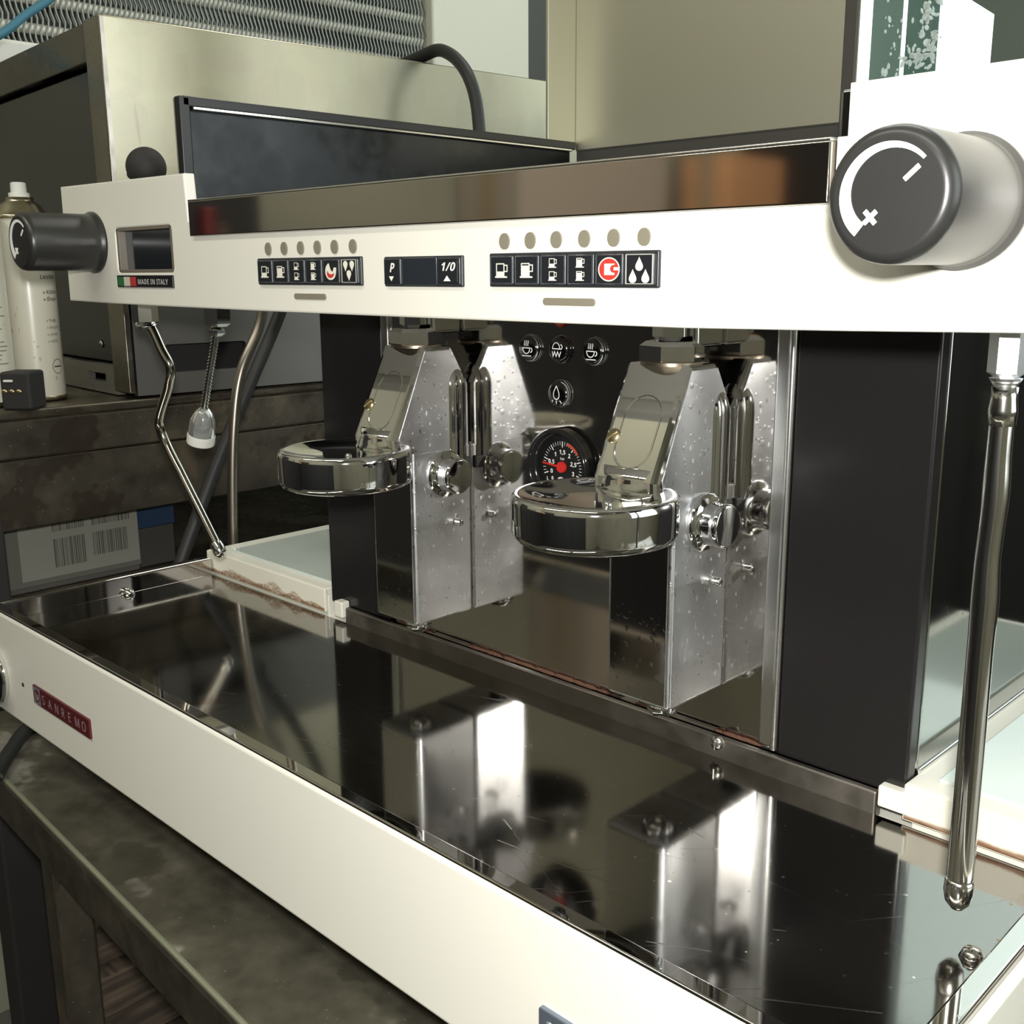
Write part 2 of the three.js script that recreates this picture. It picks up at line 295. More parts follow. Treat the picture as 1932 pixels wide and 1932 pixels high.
{
  const t = thing('side_table', 'taller steel side table with a deep stained apron at left', 'table', [-4.6, FLOOR, -2.5]);
  part(t, 'table_top', box(-5.9, -3.6, -0.47, -0.437, -4.6, -1.08, 0.012), M.tableDark);
  part(t, 'apron', box(-3.66, -3.605, -0.60, -0.47, -4.55, -1.1, 0.01), M.tableDark);
  part(t, 'lower_apron', box(-3.645, -3.612, -0.836, -0.603, -4.5, -1.12, 0.006), M.tableDark);
  for (const [x, z] of [[-3.74, -1.28], [-3.74, -4.5], [-5.85, -1.28], [-5.85, -4.5]]) part(t, 'leg', box(x, x + 0.13, FLOOR, -0.47, z, z + 0.13, 0.012), M.blackMatt);
  part(t, 'shelf', box(-5.85, -3.68, -1.16, -1.12, -4.5, -1.2, 0.008), M.tableDark);
}
// ================================================================ steel cabinet on the side table
{
  const a = -4.1 * Math.PI / 180, b = [-3.6, -0.437, -1.76];
  const t = thing('steel_cabinet', 'large brushed steel cabinet with a dark front on the side table', 'cabinet', b, { turn: -a * -1, local: true });
  const H = 1.264, D = 2.25, Wd = 1.5;
  part(t, 'side_panel', box(-0.03, 0, 0.345, H, -D, 0, 0.006), M.steel);
  part(t, 'front_post', box(-0.135, -0.0, 0.02, H, -0.012, 0.012, 0.006), std([0.36, 0.33, 0.29], 0.45, 1, { roughnessMap: tCloudRough }));
  part(t, 'shaded_base_panel', (() => { const s = shape([[0.02, 0.01], [D, 0.01], [D, 0.34], [0.02, 0.34]]); const h = roundRect(0.13, 0.45, 0.085, 0.185, 0.012); s.holes.push(h); return extrude(s, 0.03).rotateY(Math.PI / 2).translate(-0.034, 0, 0); })(), std([0.22, 0.21, 0.20], 0.5, 1));  // base panel; its height and dark colour hold the shade low on the side
  part(t, 'recess', box(-0.2, -0.1, 0.04, 0.25, -0.55, -0.08), M.blackMatt);
  part(t, 'top_panel', box(-Wd, -0.002, H - 0.02, H, -D, -0.01, 0.004), M.guard);
  part(t, 'lintel', box(-Wd, -0.135, H - 0.13, H - 0.005, -0.03, 0.008, 0.006), std([0.20, 0.19, 0.17], 0.5, 1, { roughnessMap: tCloudRough }));
  part(t, 'door', box(-Wd, -0.14, 0.12, H - 0.145, -0.06, -0.02, 0.006), phy([0.012, 0.015, 0.016], 0.25, 0, { clearcoat: 0.4, clearcoatRoughness: 0.2 }));
  const sill = shape([[-Wd, 0.005], [-0.14, 0.005], [-0.14, 0.11], [-Wd, 0.11]]); sill.holes.push(roundRect(-0.42, -0.24, 0.045, 0.075, 0.004));
  part(t, 'front_sill', extrude(sill, 0.03).translate(0, 0, -0.03), std([0.42, 0.41, 0.36], 0.5, 0.8, { roughnessMap: tCloudRough }));
  part(t, 'screw', alongZ(lathe([[0, 0.012], [0.012, 0.008], [0.015, 0], [0, 0]], 14)).translate(-0.30, 0.18, -0.02), M.chromeDull);
  part(t, 'back_panel', box(-Wd, -0.01, 0.01, H - 0.02, -D, -D + 0.03), M.guard);
  part(t, 'far_side_panel', box(-Wd - 0.03, -Wd, 0.01, H, -D, 0), M.guard);
}
// ================================================================ espresso machine
const mc = thing('espresso_machine', 'two group espresso machine with cream white panels and chrome groups on the steel table', 'espresso machine', [-1.55, -1.4, -1.7]);
const yF = -0.943, yT = -0.893;
// --- base: chassis, apron, drip tray
part(mc, 'chassis', [box(-3.03, -0.402, -1.18, -0.955, -2.72, -1.035, 0.01), box(-3.03, -2.4, -0.96, -0.89, -2.72, -1.70, 0.004), box(-0.70, -0.402, -0.96, -0.89, -2.72, -1.70, 0.004)], M.whiteRaw);
for (const [x, z] of [[-2.6, -1.5], [-0.62, -1.5], [-2.6, -2.55], [-0.62, -2.55]]) part(mc, 'foot', lathe([[0, -1.4], [0.085, -1.4], [0.09, -1.38], [0.07, -1.3], [0.055, -1.18], [0, -1.18]], 28).translate(x, 0, z), M.blackMatt);
part(mc, 'base_side_panel', box(-0.403, -0.386, -1.196, -0.893, -2.72, -1.01, 0.008), M.white);
part(mc, 'base_side_panel', box(-3.045, -3.031, -1.196, -0.893, -2.72, -1.01, 0.008), M.white);
const apron = part(mc, 'front_apron', box(-3.045, -0.386, -1.196, -0.893, -1.032, -1.0, 0.012, 4), M.white);
{
  // drip tray: rim, sloping inner walls and floor, one folded sheet
  const x0 = -3.03, x1 = -0.405, zf = -1.003, zb = -1.683, lip = 0.03, wl = 0.022;
  const tr = part(mc, 'drip_tray', box(x0 + lip, x1 - lip, yF - 0.012, yF, zb, zf - lip - 0.004, 0.002), M.tray);
  part(tr, 'tray_rim', [box(x0, x1, yT - 0.004, yT + 0.004, zf - lip, zf, 0.004), box(x0, x0 + lip, yT - 0.004, yT + 0.004, zb, zf, 0.004), box(x1 - lip, x1, yT - 0.004, yT + 0.004, zb, zf, 0.004),
    box(x0 + lip - 0.006, x0 + lip, yF - 0.01, yT, zb, zf - lip), box(x1 - lip, x1 - lip + 0.006, yF - 0.01, yT, zb, zf - lip), box(x0 + lip, x1 - lip, yF - 0.01, yT, zf - lip - 0.002, zf - lip + 0.004)], M.trayRim);
  for (const [x, z] of [[-2.985, -1.395], [-0.472, -1.393]]) part(tr, 'tray_stud', lathe([[0, 0.016], [0.012, 0.013], [0.018, 0], [0, 0]], 20).translate(x, yF, z), M.chromeDull);
}
// rear rail between the tray and the body
{
  const r = part(mc, 'rear_rail', [box(-2.298, -0.757, yF - 0.01, -0.900, -1.705, -1.681, 0.005), box(-2.298, -0.757, -0.908, -0.900, -1.715, -1.690, 0.003)], M.rail);
  part(r, 'rail_bolt', [alongZ(lathe([[0, 0.014], [0.010, 0.012], [0.0155, 0.004], [0.0165, 0], [0, 0]], 20)).translate(-1.087, -0.912, -1.683), box(-1.089, -1.085, -0.924, -0.90, -1.671, -1.667)], M.chromeDull);
  // thin crust of rust along the top of the rail
  const gs = []; for (let i = 0; i < 90; i++) { const x = rr(-2.1, -1.02); if ((x > -1.98 && x < -1.82) || (x > -1.25 && x < -1.11)) continue; gs.push(new THREE.SphereGeometry(1, 6, 5).scale(rr(0.01, 0.03), rr(0.002, 0.006), rr(0.003, 0.007)).translate(x, -0.899, -1.704)); }
  part(r, 'rust_crust', gs, M.rust, { kind: 'stuff' });
}
// --- decks left and right of the body
const tRustFace = canvasTex(2048, 128, (x, w, h) => {
  x.fillStyle = '#e5e2d3'; x.fillRect(0, 0, w, h);
  for (let i = 0; i < 3800; i++) { const a = rr(0, w), k = 0.25 + 0.75 * Math.max(0, Math.sin(a / w * 3.1)) * (0.6 + 0.4 * Math.sin(a * 0.013 + 2 * Math.sin(a * 0.004))), t = rnd(), b = h - 74 * k * t; x.fillStyle = `rgba(${rnd() < 0.5 ? '128,88,54' : '92,58,38'},${(0.04 + 0.16 * (1 - t))})`; x.beginPath(); x.ellipse(a, b, rr(3, 22), rr(1.5, 7), 0, 0, 7); x.fill(); }
  for (let i = 0; i < 160; i++) { x.fillStyle = 'rgba(52,32,22,0.4)'; x.beginPath(); x.ellipse(rr(0, w), h - rr(0, 7), rr(4, 26), rr(1, 4), 0, 0, 7); x.fill(); }
});
function deck(x0, x1, gx0, gx1, rusty) {
  const d = part(mc, 'deck', box(x0, x1, -0.892, -0.870, -2.72, -1.692, 0.004), M.white);
  const f = printed(x0, x1, yF + 0.005, -0.871, -1.70, -1.688, 0.003, rusty ? [0, 0, 1, 1] : [0, 0, 0.1, 1], [0.5, 0.98]);
  part(d, 'deck_front', f, std([1, 1, 1], 0.5, 0, { map: tRustFace }), { keepUV: true, label: rusty ? 'rust stained cream front edge' : 'cream front edge with a rusty seam' });
  part(d, 'glass_inset', box(gx0, gx1, -0.871, -0.864, -2.68, -1.735, 0.003), M.glass);
}
deck(-3.038, -2.40, -2.965, -2.41, true);
deck(-0.712, -0.386, -0.672, -0.425, false);
part(mc, 'corner_block', [box(-2.335, -2.30, -0.93, -0.885, -1.70, -1.672, 0.004)], M.white);
part(mc, 'corner_block', [box(-0.755, -0.70, -0.925, -0.885, -1.705, -1.68, 0.004)], M.white);
// --- body
part(mc, 'body_shell', box(-2.377, -0.723, -0.95, 0.06, -2.72, -1.735, 0.004), M.blackMatt);
part(mc, 'backsplash', box(-2.115, -0.99, -0.905, -0.06, -1.73, -1.71, 0.003), M.mirror);
part(mc, 'end_panel', box(-0.968, -0.713, -0.905, -0.04, -1.735, -1.70, 0.006), M.blackPanel);
part(mc, 'end_panel', box(-2.385, -2.128, -0.905, -0.04, -1.735, -1.70, 0.006), M.blackPanel);
part(mc, 'corner_trim', [box(-1.010, -0.972, -0.895, -0.05, -1.722, -1.700, 0.006), new THREE.CylinderGeometry(0.0075, 0.0075, 0.845, 20).translate(-0.9745, -0.4725, -1.699)], M.trim);
part(mc, 'corner_trim', [box(-2.128, -2.10, -0.895, -0.05, -1.722, -1.700, 0.005)], M.trim);
{
  const s = part(mc, 'body_side_panel', box(-0.722, -0.712, -0.862, 0.06, -2.725, -1.735, 0.004), M.steelSide);
  part(s, 'skirting', box(-0.724, -0.708, -0.89, -0.862, -2.72, -1.74, 0.004), M.chromeDull);
}
part(mc, 'body_side_panel', box(-2.388, -2.378, -0.862, 0.06, -2.725, -1.735, 0.004), M.steelSide);
// --- head behind the control panel
part(mc, 'head_underside', box(-2.38, -0.72, -0.055, -0.03, -1.736, -1.36, 0.004), M.whiteRaw);
part(mc, 'head_housing', box(-3.02, -2.42, -0.055, 0.2, -1.56, -1.36, 0.01), M.blackMatt);
part(mc, 'head_housing', box(-0.69, -0.45, -0.055, 0.2, -1.56, -1.36, 0.01), M.blackMatt);
part(mc, 'cup_tray', box(-2.37, -0.72, 0.06, 0.075, -2.7, -1.36, 0.003), M.guard);
{
  const g = part(mc, 'cup_guard', box(-2.398, -2.386, 0.06, 0.385, -2.70, -1.36, 0.003), M.guard, { label: 'dark steel left wall of the cup tray' });
  part(g, 'guard_frame', [box(-2.40, -2.376, 0.06, 0.398, -1.36, -1.332, 0.004), box(-2.40, -2.376, 0.375, 0.399, -2.72, -1.34, 0.004)], M.black);
  part(g, 'guard_lip', box(-2.385, -2.372, 0.368, 0.376, -2.70, -1.365, 0.003), M.chromeDull);
  part(g, 'front_flange', box(-2.46, -2.402, 0.18, 0.405, -1.375, -1.362, 0.004), std([0.30, 0.265, 0.23], 0.5, 0.2));
  part(g, 'outer_skin', box(-2.415, -2.40, 0.06, 0.40, -2.72, -1.34, 0.003), M.steelSide);
}
part(mc, 'right_cup_guard', box(-0.725, -0.708, 0.06, 0.225, -2.72, -1.35, 0.004), M.steelSide);
{
  const h = part(mc, 'rear_splash_panel', box(-2.385, -1.452, 0.372, 1.7, -2.745, -2.726, 0.004), M.hood, { label: 'tall brushed steel upright with a folded side' });
  part(h, 'folded_side', box(-2.396, -2.384, 0.385, 1.7, -2.745, -2.597, 0.003), M.hood);
  part(h, 'dark_border', [box(-2.385, -1.42, 0.06, 0.374, -2.75, -2.732, 0.003), box(-1.462, -1.425, 0.27, 1.7, -2.74, -2.716, 0.004)], std([0.055, 0.052, 0.046], 0.5));
  part(h, 'border_edge', box(-1.428, -1.42, 0.29, 1.7, -2.735, -2.72, 0.003), M.chromeDull);
}
part(mc, 'front_strip', [box(-2.346, -0.718, 0.082, 0.161, -1.335, -1.318, 0.003)], M.strip, { label: 'polished dark strip across the cup tray front' });
part(mc, 'strip_edge', box(-2.346, -0.718, 0.1595, 0.1645, -1.34, -1.318, 0.002), M.trim);
// --- control panel
const zP = -1.328;
{
  const s = shape([[-3.052, -0.076], [-2.80, -0.080], [-2.538, -0.082], [-2.083, -0.0845], [-1.6, -0.0855], [-0.948, -0.0855], [-0.683, -0.081], [-0.42, -0.075], [-0.42, 0.231], [-0.702, 0.229], [-0.702, 0.165], [-0.716, 0.165], [-0.716, 0.086], [-2.347, 0.086], [-2.349, 0.118], [-2.366, 0.118], [-2.374, 0.226], [-3.046, 0.232]]);
  s.holes.push(roundRect(-2.742, -2.45, 0.0, 0.112, 0.014));
  const p = part(mc, 'control_panel', extrude(s, 0.03, 0.004, 2).translate(0, 0, zP - 0.03), M.white);
  part(p, 'display_surround', [box(-2.742, -2.73, 0, 0.112, zP - 0.04, zP - 0.002, 0.002), box(-2.462, -2.45, 0, 0.112, zP - 0.04, zP - 0.002, 0.002), box(-2.742, -2.45, 0.104, 0.112, zP - 0.04, zP - 0.002, 0.002), box(-2.742, -2.45, 0, 0.008, zP - 0.04, zP - 0.002, 0.002)], std([0.16, 0.14, 0.11], 0.4));
  part(p, 'display_screen', box(-2.74, -2.452, 0.002, 0.11, zP - 0.05, zP - 0.022, 0.003), phy([0.012, 0.014, 0.018], 0.15, 0, { clearcoat: 1, clearcoatRoughness: 0.05 }));
  for (const x of [-2.034, -1.974, -1.914, -1.855, -1.797, -1.737, -1.318, -1.258, -1.200, -1.1405, -1.081, -1.022]) part(p, 'indicator_window', alongZ(new THREE.CylinderGeometry(0.0115, 0.0125, 0.006, 20)).scale(1, 1.15, 1).translate(x, 0.0480, zP), M.lens);
  for (const x of [-1.8885, -1.1725]) part(p, 'slot_window', extrude(roundRect(x - 0.056, x + 0.056, -0.0565, -0.0445, 0.0059), 0.005, 0.001).translate(0, 0, zP - 0.002), M.lens);
}
// prints: an atlas of key symbols (cells of 128 px)
const tKeys = canvasTex(1024, 512, (x, w, h) => {
  x.fillStyle = '#1d2024'; x.fillRect(0, 0, w, h);
  const cell = (i, j, f) => { x.save(); x.translate(i * 128, j * 128); x.strokeStyle = '#5d646b'; x.lineWidth = 3; x.strokeRect(10, 8, 108, 112); f(); x.restore(); };
  const ink = '#e6e3d4';
  const cup = (cx, cy, s, full) => { x.strokeStyle = ink; x.fillStyle = ink; x.lineWidth = 5 * s; x.fillRect(cx - 30 * s, cy + 26 * s, 62 * s, 7 * s); x.beginPath(); x.moveTo(cx - 22 * s, cy - 26 * s); x.lineTo(cx + 16 * s, cy - 26 * s); x.lineTo(cx + 16 * s, cy + 28 * s); x.lineTo(cx - 22 * s, cy + 28 * s); x.closePath(); x.stroke(); x.fillRect(cx - 22 * s, cy + (full ? -18 : 6) * s, 38 * s, (full ? 46 : 22) * s); x.strokeRect(cx + 16 * s, cy - 20 * s, 16 * s, 26 * s); };
  const drop = (cx, cy, s, flip) => { x.save(); x.translate(cx, cy); if (flip) x.scale(1, -1); x.fillStyle = ink; x.beginPath(); x.moveTo(0, -24 * s); x.bezierCurveTo(6 * s, -8 * s, 15 * s, 2 * s, 15 * s, 12 * s); x.arc(0, 12 * s, 15 * s, 0, Math.PI); x.bezierCurveTo(-15 * s, 2 * s, -6 * s, -8 * s, 0, -24 * s); x.fill(); x.restore(); };
  cell(0, 0, () => cup(62, 64, 1, false)); cell(1, 0, () => cup(62, 64, 1, true));
  cell(2, 0, () => { cup(62, 36, 0.62, false); cup(62, 88, 0.62, false); }); cell(3, 0, () => { cup(62, 36, 0.62, true); cup(62, 88, 0.62, true); });
  cell(4, 0, () => { x.fillStyle = '#c23a33'; x.strokeStyle = ink; x.lineWidth = 5; x.beginPath(); x.arc(64, 64, 44, 0, 7); x.fill(); x.stroke(); x.fillStyle = ink; x.fillRect(44, 42, 44, 44); x.fillStyle = '#c23a33'; x.beginPath(); x.arc(84, 62, 15, 0, 7); x.fill(); x.fillStyle = ink; x.fillRect(84, 56, 22, 12); });
  cell(5, 0, () => { x.strokeStyle = ink; x.lineWidth = 4; x.strokeRect(10, 8, 108, 112); drop(64, 42, 1.05); drop(38, 88, 1.05); drop(90, 88, 1.05); });
  cell(6, 0, () => { x.strokeStyle = ink; x.lineWidth = 4; x.strokeRect(16, 8, 96, 112); drop(42, 42, 1.05, true); drop(86, 42, 1.05, true); drop(64, 88, 1.05, true); });
  cell(7, 0, () => { x.fillStyle = ink; x.beginPath(); x.moveTo(52, 24); x.bezierCurveTo(10, 40, 20, 108, 62, 108); x.bezierCurveTo(98, 108, 104, 74, 104, 46); x.lineTo(86, 46); x.lineTo(78, 66); x.bezierCurveTo(62, 66, 60, 40, 52, 24); x.fill(); x.fillStyle = '#c23a33'; x.beginPath(); x.moveTo(40, 60); x.bezierCurveTo(30, 86, 44, 100, 64, 98); x.bezierCurveTo(84, 96, 88, 80, 88, 72); x.bezierCurveTo(70, 84, 50, 84, 40, 60); x.fill(); });
  // middle keys
  const key2 = (i, f) => { x.save(); x.translate(i * 128, 128); f(); x.restore(); };
  x.textAlign = 'center'; x.textBaseline = 'middle';
  key2(0, () => { x.strokeStyle = '#5d646b'; x.lineWidth = 3; x.beginPath(); x.moveTo(118, 16); x.lineTo(118, 112); x.stroke(); x.fillStyle = '#f0eee4'; x.font = 'italic bold 60px sans-serif'; x.fillText('P', 60, 46); x.beginPath(); x.moveTo(40, 86); x.lineTo(76, 86); x.lineTo(58, 110); x.fill(); });
  key2(1, () => { x.strokeStyle = '#5d646b'; x.lineWidth = 3; x.beginPath(); x.moveTo(112, 16); x.lineTo(112, 112); x.stroke(); x.fillStyle = '#f0eee4'; x.font = 'italic bold 52px sans-serif'; x.fillText('1/0', 58, 44); x.beginPath(); x.moveTo(36, 108); x.lineTo(76, 108); x.lineTo(56, 82); x.fill(); });
  // push-button symbols
  const lw = (s) => { x.strokeStyle = '#f4f4f0'; x.lineWidth = s; x.lineCap = 'round'; };
  const coffee = () => { lw(5); x.beginPath(); x.moveTo(38, 62); x.bezierCurveTo(40, 100, 84, 100, 86, 62); x.closePath(); x.stroke(); x.beginPath(); x.arc(90, 72, 11, -1.2, 1.6); x.stroke(); x.beginPath(); x.moveTo(32, 102); x.lineTo(92, 102); x.stroke(); for (const k of [50, 62, 74]) { x.beginPath(); x.moveTo(k, 50); x.bezierCurveTo(k - 8, 42, k + 8, 36, k, 26); x.stroke(); } };
  x.fillStyle = '#050506'; x.fillRect(256, 128, 512, 128);
  key2(2, coffee);
  key2(3, () => { lw(5); x.beginPath(); x.moveTo(36, 60); x.bezierCurveTo(40, 20, 80, 20, 84, 60); x.closePath(); x.stroke(); x.beginPath(); x.arc(88, 50, 11, -1.5, 1.5); x.stroke(); x.beginPath(); x.moveTo(34, 74); for (let k = 0; k < 6; k++) x.lineTo(40 + k * 10, k % 2 ? 74 : 98); x.stroke(); });
  key2(4, () => { lw(5); x.beginPath(); x.moveTo(64, 24); x.bezierCurveTo(46, 52, 44, 64, 46, 72); x.arc(64, 72, 18, Math.PI, 0, true); x.bezierCurveTo(84, 64, 82, 52, 64, 24); x.stroke(); for (const [a, b, c, d] of [[40, 96, 34, 106], [64, 98, 64, 112], [88, 96, 94, 106]]) { x.beginPath(); x.moveTo(a, b); x.lineTo(c, d); x.stroke(); } });
});
const cellOf = (i, j) => [i / 8 + 0.004, 1 - (j + 1) / 4 + 0.006, (i + 1) / 8 - 0.004, 1 - j / 4 - 0.006];
const GROUND = [0.5, 0.2];
const mKeys = phy([1, 1, 1], 0.3, 0, { map: tKeys, clearcoat: 0.4, clearcoatRoughness: 0.2 });
const keyBody = std([0.020, 0.023, 0.028], 0.35);
function keypad(x0, x1, kinds) {
  const y0 = -0.0275, y1 = 0.0285, p = part(mc, 'keypad', box(x0, x1, y0, y1, zP - 0.004, zP + 0.006, 0.003), keyBody);
  const n = kinds.length, w = (x1 - x0 - 0.008) / n;
  kinds.forEach((k, i) => part(p, 'key', printed(x0 + 0.004 + i * w + 0.0015, x0 + 0.004 + (i + 1) * w - 0.0015, y0 + 0.004, y1 - 0.004, zP + 0.002, zP + 0.010, 0.002, cellOf(k, 0), GROUND), mKeys, { keepUV: true }));
}
keypad(-2.073, -1.708, [0, 1, 2, 3, 7, 6]);
keypad(-1.351, -0.990, [0, 1, 2, 3, 4, 5]);
{
  const x0 = -1.637, x1 = -1.4195, p = part(mc, 'keypad', box(x0, x1, -0.0285, 0.0265, zP - 0.004, zP + 0.006, 0.003), keyBody);
  part(p, 'key', printed(x0 + 0.003, x0 + 0.052, -0.025, 0.023, zP + 0.002, zP + 0.009, 0.002, cellOf(0, 1), GROUND), mKeys, { keepUV: true });
  part(p, 'key', printed(x1 - 0.062, x1 - 0.003, -0.025, 0.023, zP + 0.002, zP + 0.009, 0.002, cellOf(1, 1), GROUND), mKeys, { keepUV: true });
  part(p, 'small_screen', box(x0 + 0.056, x1 - 0.066, -0.026, 0.024, zP + 0.002, zP + 0.0075, 0.002), phy([0.02, 0.024, 0.03], 0.12, 0, { clearcoat: 1 }));
}
const tMade = canvasTex(512, 64, (x, w, h) => { x.fillStyle = '#15161a'; x.fillRect(0, 0, w, h); x.fillStyle = '#2c6b3c'; x.fillRect(10, 8, 58, 48); x.fillStyle = '#c9c6b6'; x.fillRect(68, 8, 58, 48); x.fillStyle = '#b03a38'; x.fillRect(126, 8, 58, 48); x.fillStyle = '#b9b8b2'; x.font = 'bold 38px sans-serif'; x.textBaseline = 'middle'; x.fillText('MADE IN ITALY', 196, 34, 306); });
part(mc, 'flag_plate', printed(-2.745, -2.452, -0.037, -0.0065, zP - 0.002, zP + 0.004, 0.002, [0, 0, 1, 1], [0.01, 0.97]), std([1, 1, 1], 0.4, 0, { map: tMade }), { keepUV: true });
// --- steam knobs
function steamKnob(x, y) {
  const k = part(mc, 'steam_knob', alongZ(lathe([[0, 0], [0.080, 0], [0.080, 0.006], [0.0755, 0.012], [0.0735, 0.022], [0.0735, 0.180], [0.0715, 0.190], [0.066, 0.196], [0.060, 0.1975], [0, 0.1975]], 64)).translate(x, y, zP), M.knob);
  const zf = zP + 0.1972, s = new THREE.Shape(), N = 48, a0 = -2.25, a1 = -5.55, pin = [], pout = [];   // crescent from lower left over the top to the right
  for (let i = 0; i <= N; i++) { const t = i / N, a = a0 + (a1 - a0) * t, r1 = 0.0545, th = 0.0165 * (1 - t) + 0.004 * t; pout.push([r1 * Math.cos(a), r1 * Math.sin(a)]); pin.push([(r1 - th) * Math.cos(a), (r1 - th) * Math.sin(a)]); }
  [...pout, ...pin.reverse()].forEach((p, i) => i ? s.lineTo(...p) : s.moveTo(...p));
  part(k, 'dial_arc', extrude(s, 0.0012).translate(x, y, zf), M.print);
  part(k, 'plus_mark', [box(-0.0095, 0.0095, -0.0028, 0.0028, 0, 0.0012, 0.0005), box(-0.0028, 0.0028, -0.0095, 0.0095, 0, 0.0016, 0.0005)].map((g) => g.rotateZ(0.75).translate(x - 0.0175, y - 0.023, zf)), M.print);
  part(k, 'minus_mark', box(-0.0105, 0.0105, -0.0028, 0.0028, 0, 0.0012, 0.0005).rotateZ(0.72).translate(x + 0.026, y + 0.021, zf), M.print);
}
steamKnob(-2.868, 0.079); steamKnob(-0.547, 0.0765);
part(mc, 'black_ball', [new THREE.SphereGeometry(0.053, 28, 18).translate(-2.821, 0.277, -1.47), new THREE.CylinderGeometry(0.02, 0.02, 0.08, 18).translate(-2.821, 0.225, -1.47), new THREE.SphereGeometry(0.014, 14, 10).translate(-2.875, 0.262, -1.455)], M.blackMatt);  // black ball with a small ear on a short stem
// --- steam wands
{
  const x = -0.514, z = -1.43;
  const w = part(mc, 'steam_wand', taperTube([[x, -0.15, z], [x, -0.24, z], [x + 0.001, -0.30, z], [x - 0.0015, -0.38, z], [x, -0.44, z], [x, -0.5, z], [x + 0.001, -0.66, z], [x + 0.002, -0.85, z]], (t) => 0.0155 + 0.003 * t + 0.0013 * Math.exp(-(((t - 0.19) / 0.05) ** 2)) + 0.0016 * Math.exp(-(((t - 0.41) / 0.05) ** 2)), 120, 24), std([0.78, 0.77, 0.74], 0.13, 1));
  part(w, 'wand_collar', lathe([[0, -0.2], [0.0175, -0.2], [0.0185, -0.18], [0.0165, -0.165], [0.0165, -0.15], [0.0, -0.15]], 24).translate(x, 0, z), M.chromeDull);
  part(w, 'wand_nut', [hexNut(0.0235, -0.140, -0.055).rotateY(-0.17).translate(x, 0, z), lathe([[0, -0.152], [0.014, -0.150], [0.0205, -0.139], [0, -0.139]], 24).translate(x, 0, z)], std([0.85, 0.85, 0.85], 0.3, 1));
  part(w, 'wand_tip', lathe([[0, -0.900], [0.009, -0.899], [0.0175, -0.888], [0.0205, -0.872], [0.020, -0.858], [0.018, -0.849], [0, -0.849]], 28).translate(x + 0.002, 0, z), M.chromeDull);
}
{
  const pts = [[-2.814, -0.129, -1.43], [-2.799, -0.153, -1.439], [-2.772, -0.208, -1.448], [-2.754, -0.246, -1.457], [-2.757, -0.272, -1.461], [-2.783, -0.305, -1.468], [-2.865, -0.398, -1.477], [-2.889, -0.430, -1.485], [-2.884, -0.475, -1.494], [-2.822, -0.563, -1.503], [-2.739, -0.671, -1.512], [-2.680, -0.755, -1.521]];
  const w = part(mc, 'steam_wand', taperTube(pts, (t) => 0.0135 + 0.0012 * Math.exp(-(((t - 0.27) / 0.06) ** 2)) + 0.001 * Math.exp(-(((t - 0.5) / 0.05) ** 2)), 140, 20), std([0.52, 0.49, 0.44], 0.12, 1));
  part(w, 'wand_nut', [hexNut(0.034, -0.140, -0.05).rotateY(0.55).translate(-2.814, 0, -1.43), lathe([[0, -0.152], [0.018, -0.151], [0.029, -0.138], [0, -0.138]], 24).translate(-2.814, 0, -1.43)], M.chrome);
  const tip = lathe([[0, -0.024], [0.010, -0.022], [0.0175, -0.012], [0.019, 0.004], [0.0175, 0.02], [0.0145, 0.024], [0, 0.024]], 24);
  tip.applyQuaternion(new THREE.Quaternion().setFromUnitVectors(new THREE.Vector3(0, 1, 0), new THREE.Vector3(pts[10][0] - pts[11][0], pts[10][1] - pts[11][1], pts[10][2] - pts[11][2]).normalize())).translate(-2.672, -0.772, -1.524);
  part(w, 'wand_tip', tip, M.chromeDull);
}
{
  // hot water spout with a ribbed stem and a clear bell
  const a = [-2.566, -0.15, -1.5], b = [-2.655, -0.362, -1.5];
  const w = part(mc, 'hot_water_spout', taperTube([a, [-2.585, -0.2, -1.5], [-2.62, -0.28, -1.5], b], (t) => 0.0095 + 0.0018 * Math.sin(t * 150), 160, 14), M.chrome);
  part(w, 'spout_nut', [hexNut(0.038, -0.140, -0.06).translate(-2.557, 0, -1.5), hexNut(0.024, -0.165, -0.141).translate(-2.562, 0, -1.5)], M.chrome);
  const q = new THREE.Quaternion().setFromUnitVectors(new THREE.Vector3(0, 1, 0), new THREE.Vector3(0.32, 0.947, 0));
  const bell = lathe([[0.0, 0.0], [0.012, -0.002], [0.024, -0.016], [0.033, -0.036], [0.0365, -0.06], [0.0365, -0.098], [0.033, -0.098], [0.033, -0.06], [0.028, -0.036], [0.016, -0.016], [0, -0.012]], 36).applyQuaternion(q).translate(...b);
  part(w, 'bell', bell, M.spoutBulb);
  part(w, 'bell_ring', lathe([[0.0375, -0.080], [0.0385, -0.083], [0.0385, -0.105], [0.0375, -0.108], [0.0, -0.108], [0.0, -0.101], [0.034, -0.100], [0.034, -0.080], [0.0375, -0.080]], 36).applyQuaternion(q).translate(...b), M.capWhite);
  part(w, 'bell_core', lathe([[0, 0.002], [0.010, 0], [0.012, -0.05], [0.022, -0.07], [0, -0.072]], 20).applyQuaternion(q).translate(...b), M.chrome);
}
